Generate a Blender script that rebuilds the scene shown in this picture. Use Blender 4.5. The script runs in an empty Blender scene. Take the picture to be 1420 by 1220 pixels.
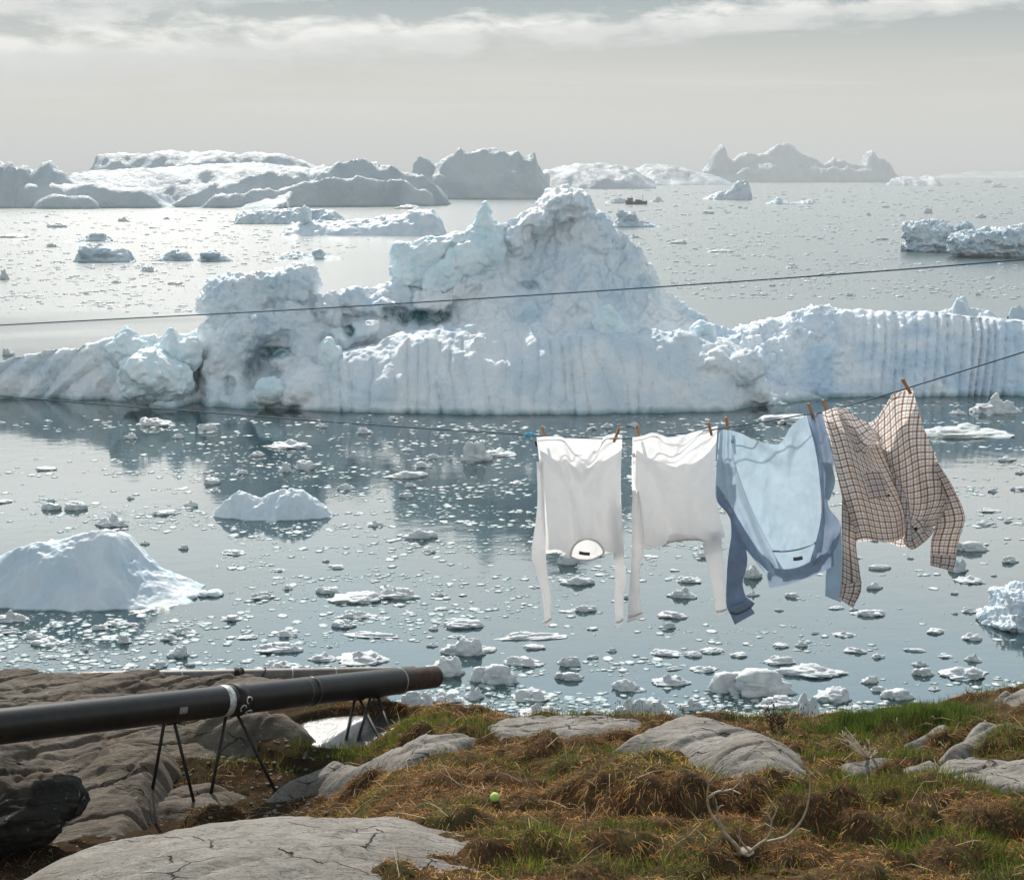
import bpy, bmesh, math, random
import numpy as np
from mathutils import Vector, Matrix

random.seed(7)
RNG = np.random.default_rng(11)
F = 1950.0
CX, CY = 710.0, 610.0
HOR = 240.0
CAMZ = 20.0
PITCH = math.atan((CY - HOR) / F)
CP, SP = math.cos(PITCH), math.sin(PITCH)
SUN_EL, SUN_AZ = math.radians(40), math.radians(-14)   # azimuth from +Y, negative = towards -X
scene = bpy.context.scene
COL = scene.collection

# ------------------------------------------------------------------ geometry of the view
def ray(px, py):
    xc = (px - CX) / F; yc = -(py - CY) / F
    return xc, CP + yc * SP, -SP + yc * CP
def P(px, py, Y):
    x, y, z = ray(px, py); s = Y / y
    return np.array([x * s, Y, CAMZ + z * s])
def W(px, py, z0=0.0):
    x, y, z = ray(px, py); s = (z0 - CAMZ) / z
    return np.array([x * s, y * s, z0])

# ------------------------------------------------------------------ numpy noise
def _h(i, j, k, s):
    h = (i.astype(np.int64) * 374761393 + j.astype(np.int64) * 668265263 + k.astype(np.int64) * 1274126177 + s * 974634777) & 0xFFFFFFFF
    h = ((h ^ (h >> 13)) * 1103515245) & 0xFFFFFFFF
    h = ((h ^ (h >> 16)) * 2246822519) & 0xFFFFFFFF
    return (h ^ (h >> 15)) & 0xFFFFFFFF
def noise(p, s=0):
    """gradient noise about -1..1 at points p (N,3)"""
    i = np.floor(p).astype(np.int64); f = p - i
    u = f * f * f * (f * (f * 6 - 15) + 10)
    out = 0
    for a in (0, 1):
        for b in (0, 1):
            for c in (0, 1):
                h = _h(i[:, 0] + a, i[:, 1] + b, i[:, 2] + c, s)
                gx = (h & 1023) / 511.5 - 1; gy = ((h >> 10) & 1023) / 511.5 - 1; gz = ((h >> 20) & 1023) / 511.5 - 1
                w = (u[:, 0] if a else 1 - u[:, 0]) * (u[:, 1] if b else 1 - u[:, 1]) * (u[:, 2] if c else 1 - u[:, 2])
                out = out + w * (gx * (f[:, 0] - a) + gy * (f[:, 1] - b) + gz * (f[:, 2] - c))
    return out * 1.3
def fbm(p, oct=4, s=0, gain=.5, lac=2.03):
    a, r = 1.0, 0
    for o in range(oct):
        r = r + a * noise(p, s + o * 17); p = p * lac + 3.7; a *= gain
    return r
def ridged(p, oct=4, s=0, gain=.5):
    a, r = 1.0, 0
    for o in range(oct):
        r = r + a * (1 - np.abs(noise(p, s + o * 13)) * 2.2); p = p * 2.07 + 5.1; a *= gain
    return r
def billow(p, oct=3, s=0, gain=.5):
    a, r = 1.0, 0
    for o in range(oct):
        r = r + a * (np.abs(noise(p, s + o * 19)) * 2.2); p = p * 2.1 + 1.3; a *= gain
    return r
def worley(x, y, cell, s=0):
    """distance to the nearest jittered point and its random id, 2D"""
    gx, gy = x / cell, y / cell
    ix, iy = np.floor(gx).astype(np.int64), np.floor(gy).astype(np.int64)
    best = np.full(x.shape, 9.0); rid = np.zeros(x.shape)
    for a in (-1, 0, 1):
        for b in (-1, 0, 1):
            h = _h(ix + a, iy + b, ix * 0, s)
            qx = ix + a + .15 + .7 * (h & 1023) / 1023; qy = iy + b + .15 + .7 * ((h >> 10) & 1023) / 1023
            d = np.hypot(gx - qx, gy - qy); m = d < best
            best = np.where(m, d, best); rid = np.where(m, ((h >> 20) & 1023) / 1023, rid)
    return best, rid
def facet(p, cell, s=0):
    """broken-face displacement: every 3-D cell is a tilted plane, so neighbouring cells meet in sharp steps (about -.5..5)"""
    q = p / cell; i = np.floor(q).astype(np.int64); best = np.full(len(p), 9.0); out = np.zeros(len(p))
    for a in (-1, 0, 1):
        for b in (-1, 0, 1):
            for c in (-1, 0, 1):
                I = i[:, 0] + a; J = i[:, 1] + b; K = i[:, 2] + c; h = _h(I, J, K, s); g = _h(I, J, K, s + 77)
                dx = q[:, 0] - I - (h & 1023) / 1023; dy = q[:, 1] - J - ((h >> 10) & 1023) / 1023; dz = q[:, 2] - K - ((h >> 20) & 1023) / 1023
                d = dx * dx + dy * dy + dz * dz; m = d < best
                v = dx * ((g & 1023) / 511.5 - 1) + dy * ((g >> 10 & 1023) / 511.5 - 1) + dz * ((g >> 20 & 1023) / 511.5 - 1) + .5 * ((h >> 5 & 1023) / 511.5 - 1)
                best = np.where(m, d, best); out = np.where(m, v, out)
    return out
def sstep(a, b, x):
    t = np.clip((x - a) / (b - a), 0, 1); return t * t * (3 - 2 * t)

# ------------------------------------------------------------------ objects
def link_mesh(name, V, Fc, mat, parent=None, smooth=True):
    """V (N,3); Fc (M,3|4) array, or a list of such arrays"""
    me = bpy.data.meshes.new(name)
    V = np.asarray(V, dtype=np.float32)
    Fl = Fc if isinstance(Fc, list) else [Fc]
    Fl = [np.asarray(f, dtype=np.int32) for f in Fl if len(f)]
    me.vertices.add(len(V)); me.vertices.foreach_set('co', V.ravel())
    nl = sum(f.size for f in Fl); nf = sum(len(f) for f in Fl)
    me.loops.add(nl); me.loops.foreach_set('vertex_index', np.concatenate([f.ravel() for f in Fl]))
    st = []; o = 0
    for f in Fl:
        st.append(o + np.arange(len(f)) * f.shape[1]); o += f.size
    me.polygons.add(nf); me.polygons.foreach_set('loop_start', np.concatenate(st).astype(np.int32))
    me.update(calc_edges=True); me.validate()
    if smooth: me.polygons.foreach_set('use_smooth', np.ones(len(me.polygons), bool))
    if mat: me.materials.append(mat)
    o = bpy.data.objects.new(name, me); COL.objects.link(o)
    if parent: o.parent = parent
    return o
def tag(o, label=None, cat=None, group=None, kind=None):
    if label: o['label'] = label
    if cat: o['category'] = cat
    if group: o['group'] = group
    if kind: o['kind'] = kind
    return o
def empty(name, loc=(0, 0, 0), label=None, cat=None, group=None):
    o = bpy.data.objects.new(name, None); COL.objects.link(o); o.location = loc; o.empty_display_size = .1
    return tag(o, label, cat, group)
def child(name, V, Fc, mat, root, smooth=True):
    """part given in world coordinates, stored relative to the root's location"""
    return link_mesh(name, np.asarray(V, float) - np.array(root.location)[None, :], Fc, mat, root, smooth)
def grid_faces(nu, nv, wrap=False):
    """nu columns (fast index), nv rows"""
    a = np.arange(nu if wrap else nu - 1); r = np.arange(nv - 1)
    A, R = np.meshgrid(a, r); A2 = (A + 1) % nu
    return np.stack([R * nu + A, R * nu + A2, (R + 1) * nu + A2, (R + 1) * nu + A], -1).reshape(-1, 4)
def ico(sub):
    bm = bmesh.new(); bmesh.ops.create_icosphere(bm, subdivisions=sub, radius=1)
    V = np.array([v.co[:] for v in bm.verts]); Fc = np.array([[v.index for v in f.verts] for f in bm.faces]); bm.free()
    return V, Fc
ICO = {k: ico(k) for k in (1, 2, 3, 4, 5, 6)}
def set_attr(o, name, vals, dim=1):
    a = o.data.attributes.new(name, 'FLOAT' if dim == 1 else 'FLOAT_COLOR', 'POINT')
    if dim == 1: a.data.foreach_set('value', np.asarray(vals, np.float32).ravel())
    else:
        v = np.asarray(vals, np.float32); v = np.concatenate([v, np.ones((len(v), 1), np.float32)], 1)
        a.data.foreach_set('color', v.ravel())
def tube(pts, radii, seg=10, cap=True):
    """tapered tube through points"""
    pts = np.asarray(pts, float); n = len(pts); radii = np.broadcast_to(np.asarray(radii, float), (n,))
    T = np.gradient(pts, axis=0); T /= np.linalg.norm(T, axis=1)[:, None]
    up = np.array([0, 0, 1.0]);
    if abs(T[0] @ up) > .9: up = np.array([1.0, 0, 0])
    V = []; N = np.cross(T[0], up); N /= np.linalg.norm(N)
    for i in range(n):
        N = N - T[i] * (N @ T[i]); N /= np.linalg.norm(N); B = np.cross(T[i], N)
        a = np.arange(seg) * 2 * np.pi / seg
        V.append(pts[i] + radii[i] * (np.cos(a)[:, None] * N + np.sin(a)[:, None] * B))
    V = np.concatenate(V); Fc = [grid_faces(seg, n, True)]
    if cap:
        c0, c1 = len(V), len(V) + 1; V = np.vstack([V, pts[0], pts[-1]]); a = np.arange(seg)
        Fc.append(np.stack([np.full(seg, c0), (a + 1) % seg, a], 1))
        Fc.append(np.stack([np.full(seg, c1), (n - 1) * seg + a, (n - 1) * seg + (a + 1) % seg], 1))
    return V, Fc
def spline(pts, n):
    """Catmull-Rom through pts (K,D), n samples equally spaced by chord length"""
    p = np.asarray(pts, float); K = len(p)
    if K == 2: t = np.linspace(0, 1, n)[:, None]; return p[0] * (1 - t) + p[1] * t
    d = np.r_[0, np.cumsum(np.linalg.norm(np.diff(p, axis=0), axis=1))]; d /= d[-1]
    q = np.vstack([2 * p[0] - p[1], p, 2 * p[-1] - p[-2]])
    out = []
    for t in np.linspace(0, 1, n):
        i = min(np.searchsorted(d, t, side='right') - 1, K - 2); u = (t - d[i]) / max(d[i + 1] - d[i], 1e-9)
        a, b, c, e = q[i], q[i + 1], q[i + 2], q[i + 3]
        out.append(.5 * (2 * b + (c - a) * u + (2 * a - 5 * b + 4 * c - e) * u * u + (3 * b - a - 3 * c + e) * u ** 3))
    return np.array(out)
def merge(items):
    Vs, Fs, o = [], {3: [], 4: []}, 0
    for V, Fc in items:
        for f in (Fc if isinstance(Fc, list) else [Fc]):
            if len(f): Fs[f.shape[1]].append(np.asarray(f) + o)
        Vs.append(np.asarray(V, float)); o += len(V)
    return np.concatenate(Vs), [np.concatenate(Fs[k]) for k in (3, 4) if Fs[k]]
def box(c, s, R=None):
    c = np.asarray(c, float); s = np.asarray(s, float) / 2
    V = np.array([[x, y, z] for x in (-1, 1) for y in (-1, 1) for z in (-1, 1)], float) * s
    if R is not None: V = V @ np.asarray(R).T
    return V + c, np.array([[0, 1, 3, 2], [4, 6, 7, 5], [0, 4, 5, 1], [2, 3, 7, 6], [0, 2, 6, 4], [1, 5, 7, 3]])

# ------------------------------------------------------------------ materials
def M(name):
    m = bpy.data.materials.new(name); m.use_nodes = True; nt = m.node_tree; nt.nodes.clear()
    out = nt.nodes.new('ShaderNodeOutputMaterial'); return m, nt, out
class NT:
    def __init__(s, nt): s.nt = nt
    def n(s, typ, **kw):
        x = s.nt.nodes.new(typ)
        for k, v in kw.items():
            if k == 'i':
                for kk, vv in v.items():
                    if hasattr(vv, 'is_linked') or hasattr(vv, 'links'): s.nt.links.new(vv, x.inputs[kk])
                    else: x.inputs[kk].default_value = vv
            else: setattr(x, k, v)
        return x
    def link(s, a, b): s.nt.links.new(a, b)
    def math(s, op, a, b=None, c=None, clamp=False):
        x = s.nt.nodes.new('ShaderNodeMath'); x.operation = op; x.use_clamp = clamp
        for i, v in enumerate((a, b, c)):
            if v is None: continue
            if hasattr(v, 'links'): s.nt.links.new(v, x.inputs[i])
            else: x.inputs[i].default_value = v
        return x.outputs[0]
    def ramp(s, fac, stops, interp='LINEAR'):
        x = s.nt.nodes.new('ShaderNodeValToRGB'); x.color_ramp.interpolation = interp
        e = x.color_ramp.elements
        while len(e) > 1: e.remove(e[-1])
        for i, (p, c) in enumerate(stops):
            if not hasattr(c, '__len__'): c = (c, c, c)
            el = e[0] if i == 0 else e.new(p)
            el.position = p; el.color = (*c, 1)
        s.nt.links.new(fac, x.inputs[0]); return x.outputs[0]
    def noise(s, vec, scale, detail=4, rough=.5, dist=0, out=0):
        x = s.nt.nodes.new('ShaderNodeTexNoise'); x.inputs['Scale'].default_value = scale; x.inputs['Detail'].default_value = detail
        x.inputs['Roughness'].default_value = rough; x.inputs['Distortion'].default_value = dist
        if vec is not None: s.nt.links.new(vec, x.inputs['Vector'])
        return x.outputs[out]
    def mix(s, fac, a, b, mode='MIX'):
        x = s.nt.nodes.new('ShaderNodeMix'); x.data_type = 'RGBA'; x.blend_type = mode
        for idx, v in ((0, fac), (6, a), (7, b)):
            if hasattr(v, 'links'): s.nt.links.new(v, x.inputs[idx])
            else: x.inputs[idx].default_value = v if idx == 0 else (*v, 1)
        return x.outputs[2]
    def scale(s, vec, sc, rot=(0, 0, 0)):
        x = s.nt.nodes.new('ShaderNodeMapping'); x.inputs['Scale'].default_value = sc; x.inputs['Rotation'].default_value = rot
        s.nt.links.new(vec, x.inputs['Vector']); return x.outputs[0]
    def bump(s, h, strength, dist, normal=None):
        x = s.nt.nodes.new('ShaderNodeBump'); x.inputs['Strength'].default_value = strength; x.inputs['Distance'].default_value = dist
        s.nt.links.new(h, x.inputs['Height'])
        if normal is not None: s.nt.links.new(normal, x.inputs['Normal'])
        return x.outputs[0]
    def bsdf(s, out, **kw):
        x = s.nt.nodes.new('ShaderNodeBsdfPrincipled')
        for k, v in kw.items():
            k = k.replace('_', ' ')
            if hasattr(v, 'links'): s.nt.links.new(v, x.inputs[k])
            elif hasattr(v, '__len__') and len(v) == 3 and 'Radius' not in k: x.inputs[k].default_value = (*v, 1)
            else: x.inputs[k].default_value = v
        if out is not None: s.nt.links.new(x.outputs[0], out.inputs['Surface'])
        return x

def ice_mat(name, unit, white=(.87, .885, .90), blue=(.64, .75, .84), teal=(.16, .40, .44), dirt=.0, bump=1.0, tealamt=.35, base_band=.8, coat=.1, objspace=False, sss=.0):
    """unit = size in metres of the main colour patches"""
    m, nt, out = M(name); N = NT(nt)
    tc = N.n('ShaderNodeTexCoord'); geo = N.n('ShaderNodeNewGeometry')
    pos = geo.outputs['Position']
    sep = N.n('ShaderNodeSeparateXYZ', i={0: pos})
    a = N.noise(pos, 1 / unit, 6, .55, .6)
    col = N.mix(N.ramp(a, [(.40, 0), (.66, 1)]), white, blue)
    # compact clear ice shows teal in patches of its own
    b = N.noise(N.scale(pos, (1, 1, 1.3)), .55 / unit, 5, .6, 1.2)
    col = N.mix(N.math('MULTIPLY', N.ramp(b, [(.60, 0), (.72, 1)]), tealamt), col, teal)
    cl_ = N.n('ShaderNodeAttribute', attribute_name='clear_ice').outputs['Fac']
    cm = N.math('MULTIPLY', cl_, N.ramp(N.noise(pos, 1.1, 5, .65, .4), [(.40, .35), (.56, 1)])); col = N.mix(cm, col, (.03, .17, .19))
    # wet clear rim where the sea has washed the ice
    zz = N.math('ADD', sep.outputs[2], N.math('MULTIPLY', N.math('SUBTRACT', N.noise(pos, 3 / unit, 3), .5), base_band))
    col = N.mix(N.math('MULTIPLY', N.ramp(N.math('DIVIDE', zz, max(base_band, .01), clamp=True), [(.0, 1), (.6, 0)]), .85), col, (.12, .26, .27))
    if dirt > 0:
        d = N.noise(pos, 2.6, 6, .7, .3); d2 = N.noise(pos, .22, 3, .5)
        dm = N.math('MULTIPLY', N.ramp(d, [(.52, 0), (.68, 1)]), N.ramp(d2, [(.42, 0), (.6, 1)]))
        col = N.mix(N.math('MULTIPLY', dm, dirt), col, (.27, .25, .23))
    h1 = N.noise(pos, 4 / unit, 9, .68, .15); h2 = N.n('ShaderNodeTexNoise', noise_type='RIDGED_MULTIFRACTAL', i={'Vector': pos, 'Scale': 6 / unit, 'Detail': 6.0, 'Roughness': .6}).outputs[0]
    nrm = N.bump(h1, .55 * bump, unit * .16)
    nrm = N.bump(h2, .5 * bump, unit * .022, nrm)
    N.bsdf(out, Base_Color=col, Roughness=.45, IOR=1.31, Normal=nrm, Specular_IOR_Level=.35)
    return m

# ------------------------------------------------------------------ camera, sun, sky, air
cam = bpy.data.cameras.new('camera'); cam.sensor_width = 36; cam.lens = 36 * F / 1420; cam.clip_start = .05; cam.clip_end = 60000
co = bpy.data.objects.new('camera', cam); COL.objects.link(co); co.location = (0, 0, CAMZ); co.rotation_euler = (math.pi / 2 - PITCH, 0, 0)
scene.camera = co
sun = bpy.data.lights.new('sun', 'SUN'); sun.energy = 4.9; sun.angle = math.radians(.5); sun.color = (1, .93, .84)
so = bpy.data.objects.new('sun', sun); COL.objects.link(so)
SD = Vector((math.sin(SUN_AZ) * math.cos(SUN_EL), math.cos(SUN_AZ) * math.cos(SUN_EL), math.sin(SUN_EL)))
so.rotation_euler = (-SD).to_track_quat('-Z', 'Y').to_euler(); so.location = (0, 0, 60)
scene.view_settings.view_transform = 'Standard'; scene.view_settings.look = 'None'; scene.view_settings.exposure = .27; scene.view_settings.gamma = 1
scene.cycles.use_denoising = True
scene.cycles.max_bounces = 8; scene.cycles.diffuse_bounces = 3; scene.cycles.glossy_bounces = 3; scene.cycles.transmission_bounces = 4
scene.cycles.volume_bounces = 0; scene.cycles.transparent_max_bounces = 8; scene.cycles.sample_clamp_indirect = 6
scene.cycles.caustics_reflective = False; scene.cycles.caustics_refractive = False

def build_world():
    w = bpy.data.worlds.new('World'); scene.world = w; w.use_nodes = True; nt = w.node_tree; nt.nodes.clear(); N = NT(nt)
    out = N.n('ShaderNodeOutputWorld'); bg = N.n('ShaderNodeBackground'); N.link(bg.outputs[0], out.inputs[0])
    sky = N.n('ShaderNodeTexSky', sky_type='NISHITA', sun_disc=False, sun_elevation=SUN_EL, sun_rotation=SUN_AZ, air_density=1.0, dust_density=2.0, ozone_density=1.0)
    tc = N.n('ShaderNodeTexCoord'); d = tc.outputs['Generated']
    sep = N.n('ShaderNodeSeparateXYZ', i={0: d}); x, y, z = sep.outputs
    el = N.math('MULTIPLY', N.math('ARCSINE', z), 57.2958); az = N.math('MULTIPLY', N.math('ARCTAN2', x, y), 57.2958)
    v = N.n('ShaderNodeCombineXYZ', i={0: az, 1: el, 2: 0.0}).outputs[0]
    # thin veil of high cloud: brightness over elevation (in the strength units of the sky texture)
    e01 = N.math('DIVIDE', el, 90, clamp=True)
    veil = N.ramp(e01, [(0, (5.2, 4.9, 4.3)), (.012, (5.4, 5.05, 4.45)), (.028, (5.0, 4.7, 4.15)), (.046, (3.9, 3.85, 3.55)), (.060, (2.2, 2.7, 2.8)), (.075, (.8, 1.7, 2.1)), (.090, (12.5, 13.0, 12.8)), (.133, (17.5, 17.7, 17.1)), (.178, (13.8, 15.6, 16.0)), (.244, (10.6, 14.4, 16.6)), (.333, (8.0, 11.4, 13.6)), (.5, (2.6, 3.8, 4.8)), (1, (.8, 1.3, 1.9))])
    # brighter towards the sun; low sky behind the camera raised as added front fill
    dot = N.n('ShaderNodeVectorMath', operation='DOT_PRODUCT', i={0: d, 1: tuple(SD)}).outputs['Value']
    glow = N.math('ADD', N.math('MULTIPLY_ADD', N.math('MULTIPLY', N.math('SUBTRACT', 1.0, N.math('DIVIDE', el, 45, clamp=True)), N.math('MULTIPLY_ADD', dot, -.5, .5)), 1.35, .10), N.math('MULTIPLY', 1.12, N.math('POWER', N.math('MAXIMUM', N.math('MULTIPLY_ADD', dot, .5, .5), 0.0), 2.4)))
    gv = N.n('ShaderNodeVectorMath', operation='SCALE', i={0: veil}); N.link(glow, gv.inputs['Scale'])
    base = N.mix(.88, sky.outputs[0], gv.outputs[0])
    # long roll of stratocumulus rising to the right, with a second one above it on the left
    nz = N.noise(N.scale(v, (.34, 1.1, 1)), 1.0, 7, .62, .3)
    nz2 = N.noise(N.scale(v, (.07, .9, 1)), 1.0, 5, .6)
    def band(c0, slope, hw0, hws, soft):
        c = N.math('ADD', N.math('MULTIPLY', az, slope), c0)
        c = N.math('ADD', c, N.math('MULTIPLY', N.math('SUBTRACT', nz2, .5), .9))
        r = N.math('SUBTRACT', el, c)
        hw = N.math('MAXIMUM', N.math('MULTIPLY_ADD', az, hws, hw0), .05)
        q = N.math('SUBTRACT', 1.0, N.math('DIVIDE', N.math('ABSOLUTE', r), hw))
        q = N.math('ADD', q, N.math('MULTIPLY', N.math('SUBTRACT', nz, .5), 3.2))
        m = N.math('DIVIDE', q, soft, clamp=True)
        return N.math('MULTIPLY', m, N.math('LESS_THAN', az, 60)), r
    m1, r1 = band(5.30, .054, .88, -.024, .70)
    m2, r2 = band(7.9, .085, .5, -.03, .8)
    m3, r3 = band(9.8, .03, 1.1, .0, 1.2)
    shade = N.ramp(N.math('MULTIPLY_ADD', r1, .55, N.math('MULTIPLY_ADD', nz, 1.1, -.05), clamp=True), [(.2, (5.9, 6.0, 5.9)), (.5, (6.7, 6.75, 6.6)), (.8, (9.2, 9.1, 8.6))])
    base = N.mix(N.math('MULTIPLY', m3, .6), base, (9.0, 9.0, 8.8))
    base = N.mix(m1, base, shade)
    base = N.mix(N.math('MULTIPLY', m2, .8), base, (7.2, 7.2, 7.0))
    # faint streaks of thin cloud low down
    st = N.noise(N.scale(v, (.05, .8, 1)), 1.0, 6, .62, .4)
    lo = N.ramp(N.math('DIVIDE', el, 6, clamp=True), [(0, 1), (.55, 1), (.8, .15), (1, 0)])
    base = N.mix(N.math('MULTIPLY', N.math('MULTIPLY', N.ramp(st, [(.46, 0), (.66, 1)]), lo), .6), base, (7.5, 7.3, 6.95))
    # broken cloud higher up, seen only mirrored in the water
    q = N.math('MAXIMUM', z, .05)
    pv = N.n('ShaderNodeCombineXYZ', i={0: N.math('DIVIDE', x, q), 1: N.math('DIVIDE', y, q), 2: 0.0}).outputs[0]
    cn = N.noise(pv, .95, 6, .55, .5)
    hi = N.ramp(N.math('DIVIDE', el, 40, clamp=True), [(.19, 0), (.26, 1), (.5, .55), (.9, .3)])
    base = N.mix(N.math('MULTIPLY', N.math('MULTIPLY', N.ramp(cn, [(.44, 0), (.6, 1)]), hi), .7), base, (15.5, 15.2, 14.6))
    N.link(base, bg.inputs[0]); bg.inputs[1].default_value = .1
build_world()

def build_haze():
    V, Fc = box((0, 9000, 145), (44000, 40000, 300 - 2 + 0))
    # bottom 4 m under the sea, top 294 m
    V[:, 2] = np.where(V[:, 2] < 100, -4.0, 290.0)
    m, nt, out = M('sea_air'); N = NT(nt)
    pv = N.n('ShaderNodeVolumePrincipled', i={'Color': (.85, .85, .84, 1), 'Density': .00025, 'Anisotropy': .0})
    N.link(pv.outputs[0], out.inputs['Volume'])
    o = link_mesh('haze', V, Fc, m, smooth=False); tag(o, kind='stuff', label='thin pale sea haze over the ice fjord', cat='haze')
build_haze()

def build_water():
    m, nt, out = M('sea_water'); N = NT(nt)
    pos = N.n('ShaderNodeNewGeometry').outputs['Position']
    big = N.noise(N.scale(pos, (.018, .035, 1)), 1, 4, .55, .8)
    rip = N.ramp(big, [(.35, .25), (.62, 1)])
    h1 = N.noise(N.scale(pos, (1, 1.5, 1)), .55, 3, .5); h2 = N.noise(N.scale(pos, (1, 1.6, 1)), 3.2, 3, .55)
    n1 = N.bump(h1, 1, .013); 
    b2 = N.n('ShaderNodeBump', i={'Height': h2, 'Normal': n1}); b2.inputs['Distance'].default_value = .0045; N.link(rip, b2.inputs['Strength'])
    milk = N.noise(N.scale(pos, (.02, .05, 1)), 1.0, 4, .6, .5)
    col = N.mix(N.ramp(milk, [(.4, 0), (.7, 1)]), (.010, .034, .042), (.022, .052, .058))
    yy = N.n('ShaderNodeSeparateXYZ', i={0: pos}).outputs[1]; wind = N.n('ShaderNodeMapRange', i={'Value': N.math('ADD', yy, N.math('MULTIPLY', big, 120.0)), 'From Min': 175.0, 'From Max': 260.0, 'To Min': .03, 'To Max': .25}).outputs[0]
    N.bsdf(out, Base_Color=col, Roughness=wind, IOR=1.9, Normal=b2.outputs[0], Specular_IOR_Level=.5)
    S = 19000; r = np.array([[-S, -900, 0], [S, -900, 0], [S, 24000, 0], [-S, 24000, 0]], float)
    tag(link_mesh('water', r, np.array([[0, 1, 2, 3]]), m, smooth=False), kind='structure', label='calm blue grey sea water of the ice fjord', cat='sea')
build_water()

# ------------------------------------------------------------------ icebergs
def pxline(pts): a = np.array(pts, float); return a[np.argsort(a[:, 0])]
def ridge_field(ridges, foot, res, back=None, amp=.3, ns=2.0, seed=0, k=.35, ypad=.7, resy=None, warp=0, spike=None):
    """height field of an iceberg. Every ridge has a crest traced at its own distance and falls to the water line
    (foot) on the near side and over `Lb` metres on the far side"""
    fw = np.array([W(*p) for p in pxline(foot)]); fw = fw[np.argsort(fw[:, 0])]
    R = []
    for r in ridges:
        pts = pxline(r['pts']); Y = r['Y']
        Ys = np.interp(pts[:, 0], *np.array(Y).T) if hasattr(Y, '__len__') else np.full(len(pts), float(Y))
        c = np.array([P(p[0], p[1], yy) for p, yy in zip(pts, Ys)]); c = c[np.argsort(c[:, 0])]
        R.append((c, r))
    x0 = min(c[0, 0] for c, r in R); x1 = max(c[-1, 0] for c, r in R)
    y0 = min([fw[:, 1].min()] + [(c[:, 1]).min() - r['Lf'] for c, r in R if 'Lf' in r]) - 2.5 * (resy or res) - ypad; y1 = max((c[:, 1] + r['Lb']).max() for c, r in R)
    resy = resy or res
    xs = np.arange(x0 - 2 * res, x1 + 2 * res, res); ys = np.arange(y0, y1 + 2 * resy, resy)
    X, Y = np.meshgrid(xs, ys); Xf, Yf = X.ravel(), Y.ravel()
    p3 = np.stack([Xf, Yf, np.zeros_like(Xf)], 1)
    if warp:
        Xw = Xf + warp * fbm(p3 / (warp * 4), 3, seed + 90); Yw = Yf + warp * fbm(p3 / (warp * 4), 3, seed + 95)
    else: Xw, Yw = Xf, Yf
    H = None
    for c, r in R:
        Zc = np.interp(Xw, c[:, 0], c[:, 2], left=-3 * amp - .5, right=-3 * amp - .5); Yc = np.interp(Xw, c[:, 0], c[:, 1])
        Yc = Yc + r.get('yn', 0) * noise(np.stack([Xw / r.get('yns', 6), Xw * 0 + seed, Xw * 0], 1), seed + 5)
        Yfoot = np.interp(Xw, fw[:, 0], fw[:, 1])
        Lf = np.maximum(r['Lf'] if 'Lf' in r else (Yc - Yfoot), .3)
        kz = np.clip(Zc / c[:, 2].max(), 0, 1); t = (Yc - Yw); tf = np.clip(t / (Lf * (.4 + .6 * kz) if 'Lf' in r else Lf), 0, 1.35); tb = np.clip(-t / (r['Lb'] * (.12 + .88 * kz)), 0, 1.35)
        a, b = r.get('a', 1.0), r.get('b', 1.2)
        h = np.where(t > 0, Zc * (1 - tf ** a), Zc * (1 - tb ** b)); h = np.where(Zc > 0, h, Zc - 2 * np.maximum(tf, tb))
        H = h if H is None else np.where(np.abs(H - h) < k * 3, (H + h) / 2 + np.sqrt((H - h) ** 2 + k * k) / 2, np.maximum(H, h))
    n = ridged(p3 / ns, 4, seed) - .9 + .6 * fbm(p3 / (ns * 2.5), 3, seed + 40)
    up = np.clip(H / (amp * 3 + .01), 0, 1)
    H = H + amp * n * (.25 + .75 * up)
    if spike: H = spike(Xf, Yf, H)
    H = np.maximum(H, -.6 - .002 * (Y.max() - 0))
    return xs, ys, np.stack([Xf, Yf, H], 1)
def field_faces(xs, ys, V, zmin=-.5):
    Fc = grid_faces(len(xs), len(ys)); keep = V[Fc][:, :, 2].max(1) > zmin
    Fc = Fc[keep]; used = np.unique(Fc); rm = -np.ones(len(V), int); rm[used] = np.arange(len(used))
    return V[used], rm[Fc]
def solid_field(xs, ys, V, zb=-1.5):
    """closed solid for the voxel remesher"""
    nu, nv = len(xs), len(ys); T = grid_faces(nu, nv); B = V.copy(); B[:, 2] = zb; n = len(V)
    e = np.concatenate([np.arange(nu), np.arange(1, nv) * nu + nu - 1, (nv - 1) * nu + np.arange(nu - 2, -1, -1), np.arange(nv - 2, 0, -1) * nu])
    e2 = np.roll(e, -1)
    S = np.stack([e, e + n, e2 + n, e2], 1)
    return np.vstack([V, B]), [np.vstack([T, T[:, ::-1] + n, S])]
def lump(c, r, seed, amp=.22, freq=1.0, sub=4, tilt=0, squash=None, point=0):
    V, Fc = ICO[sub]; U = V.copy()
    d = 1 + amp * fbm(U * freq + seed * 7.3, 4, seed) + .10 * (billow(U * 2.2 * freq + seed, 2, seed + 3) - .6)
    U = U * d[:, None]
    if point: s = 1 - point * np.clip(U[:, 2], 0, 1.2); U[:, 0] *= s; U[:, 1] *= s
    U = U * np.asarray(r, float)
    if tilt: ca, sa = math.cos(tilt), math.sin(tilt); U = np.stack([U[:, 0] * ca + U[:, 2] * sa, U[:, 1], -U[:, 0] * sa + U[:, 2] * ca], 1)
    return U + np.asarray(c, float), Fc
def plump(px, py, Y, rx, rz, seed, ry=None, **kw):
    """lump seen at a given spot; rx, rz in photo pixels"""
    c = P(px, py, Y); s = Y / F
    return lump(c, (rx * s, (ry if ry else (rx + rz) * .5) * s, rz * s), seed, **kw)
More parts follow.
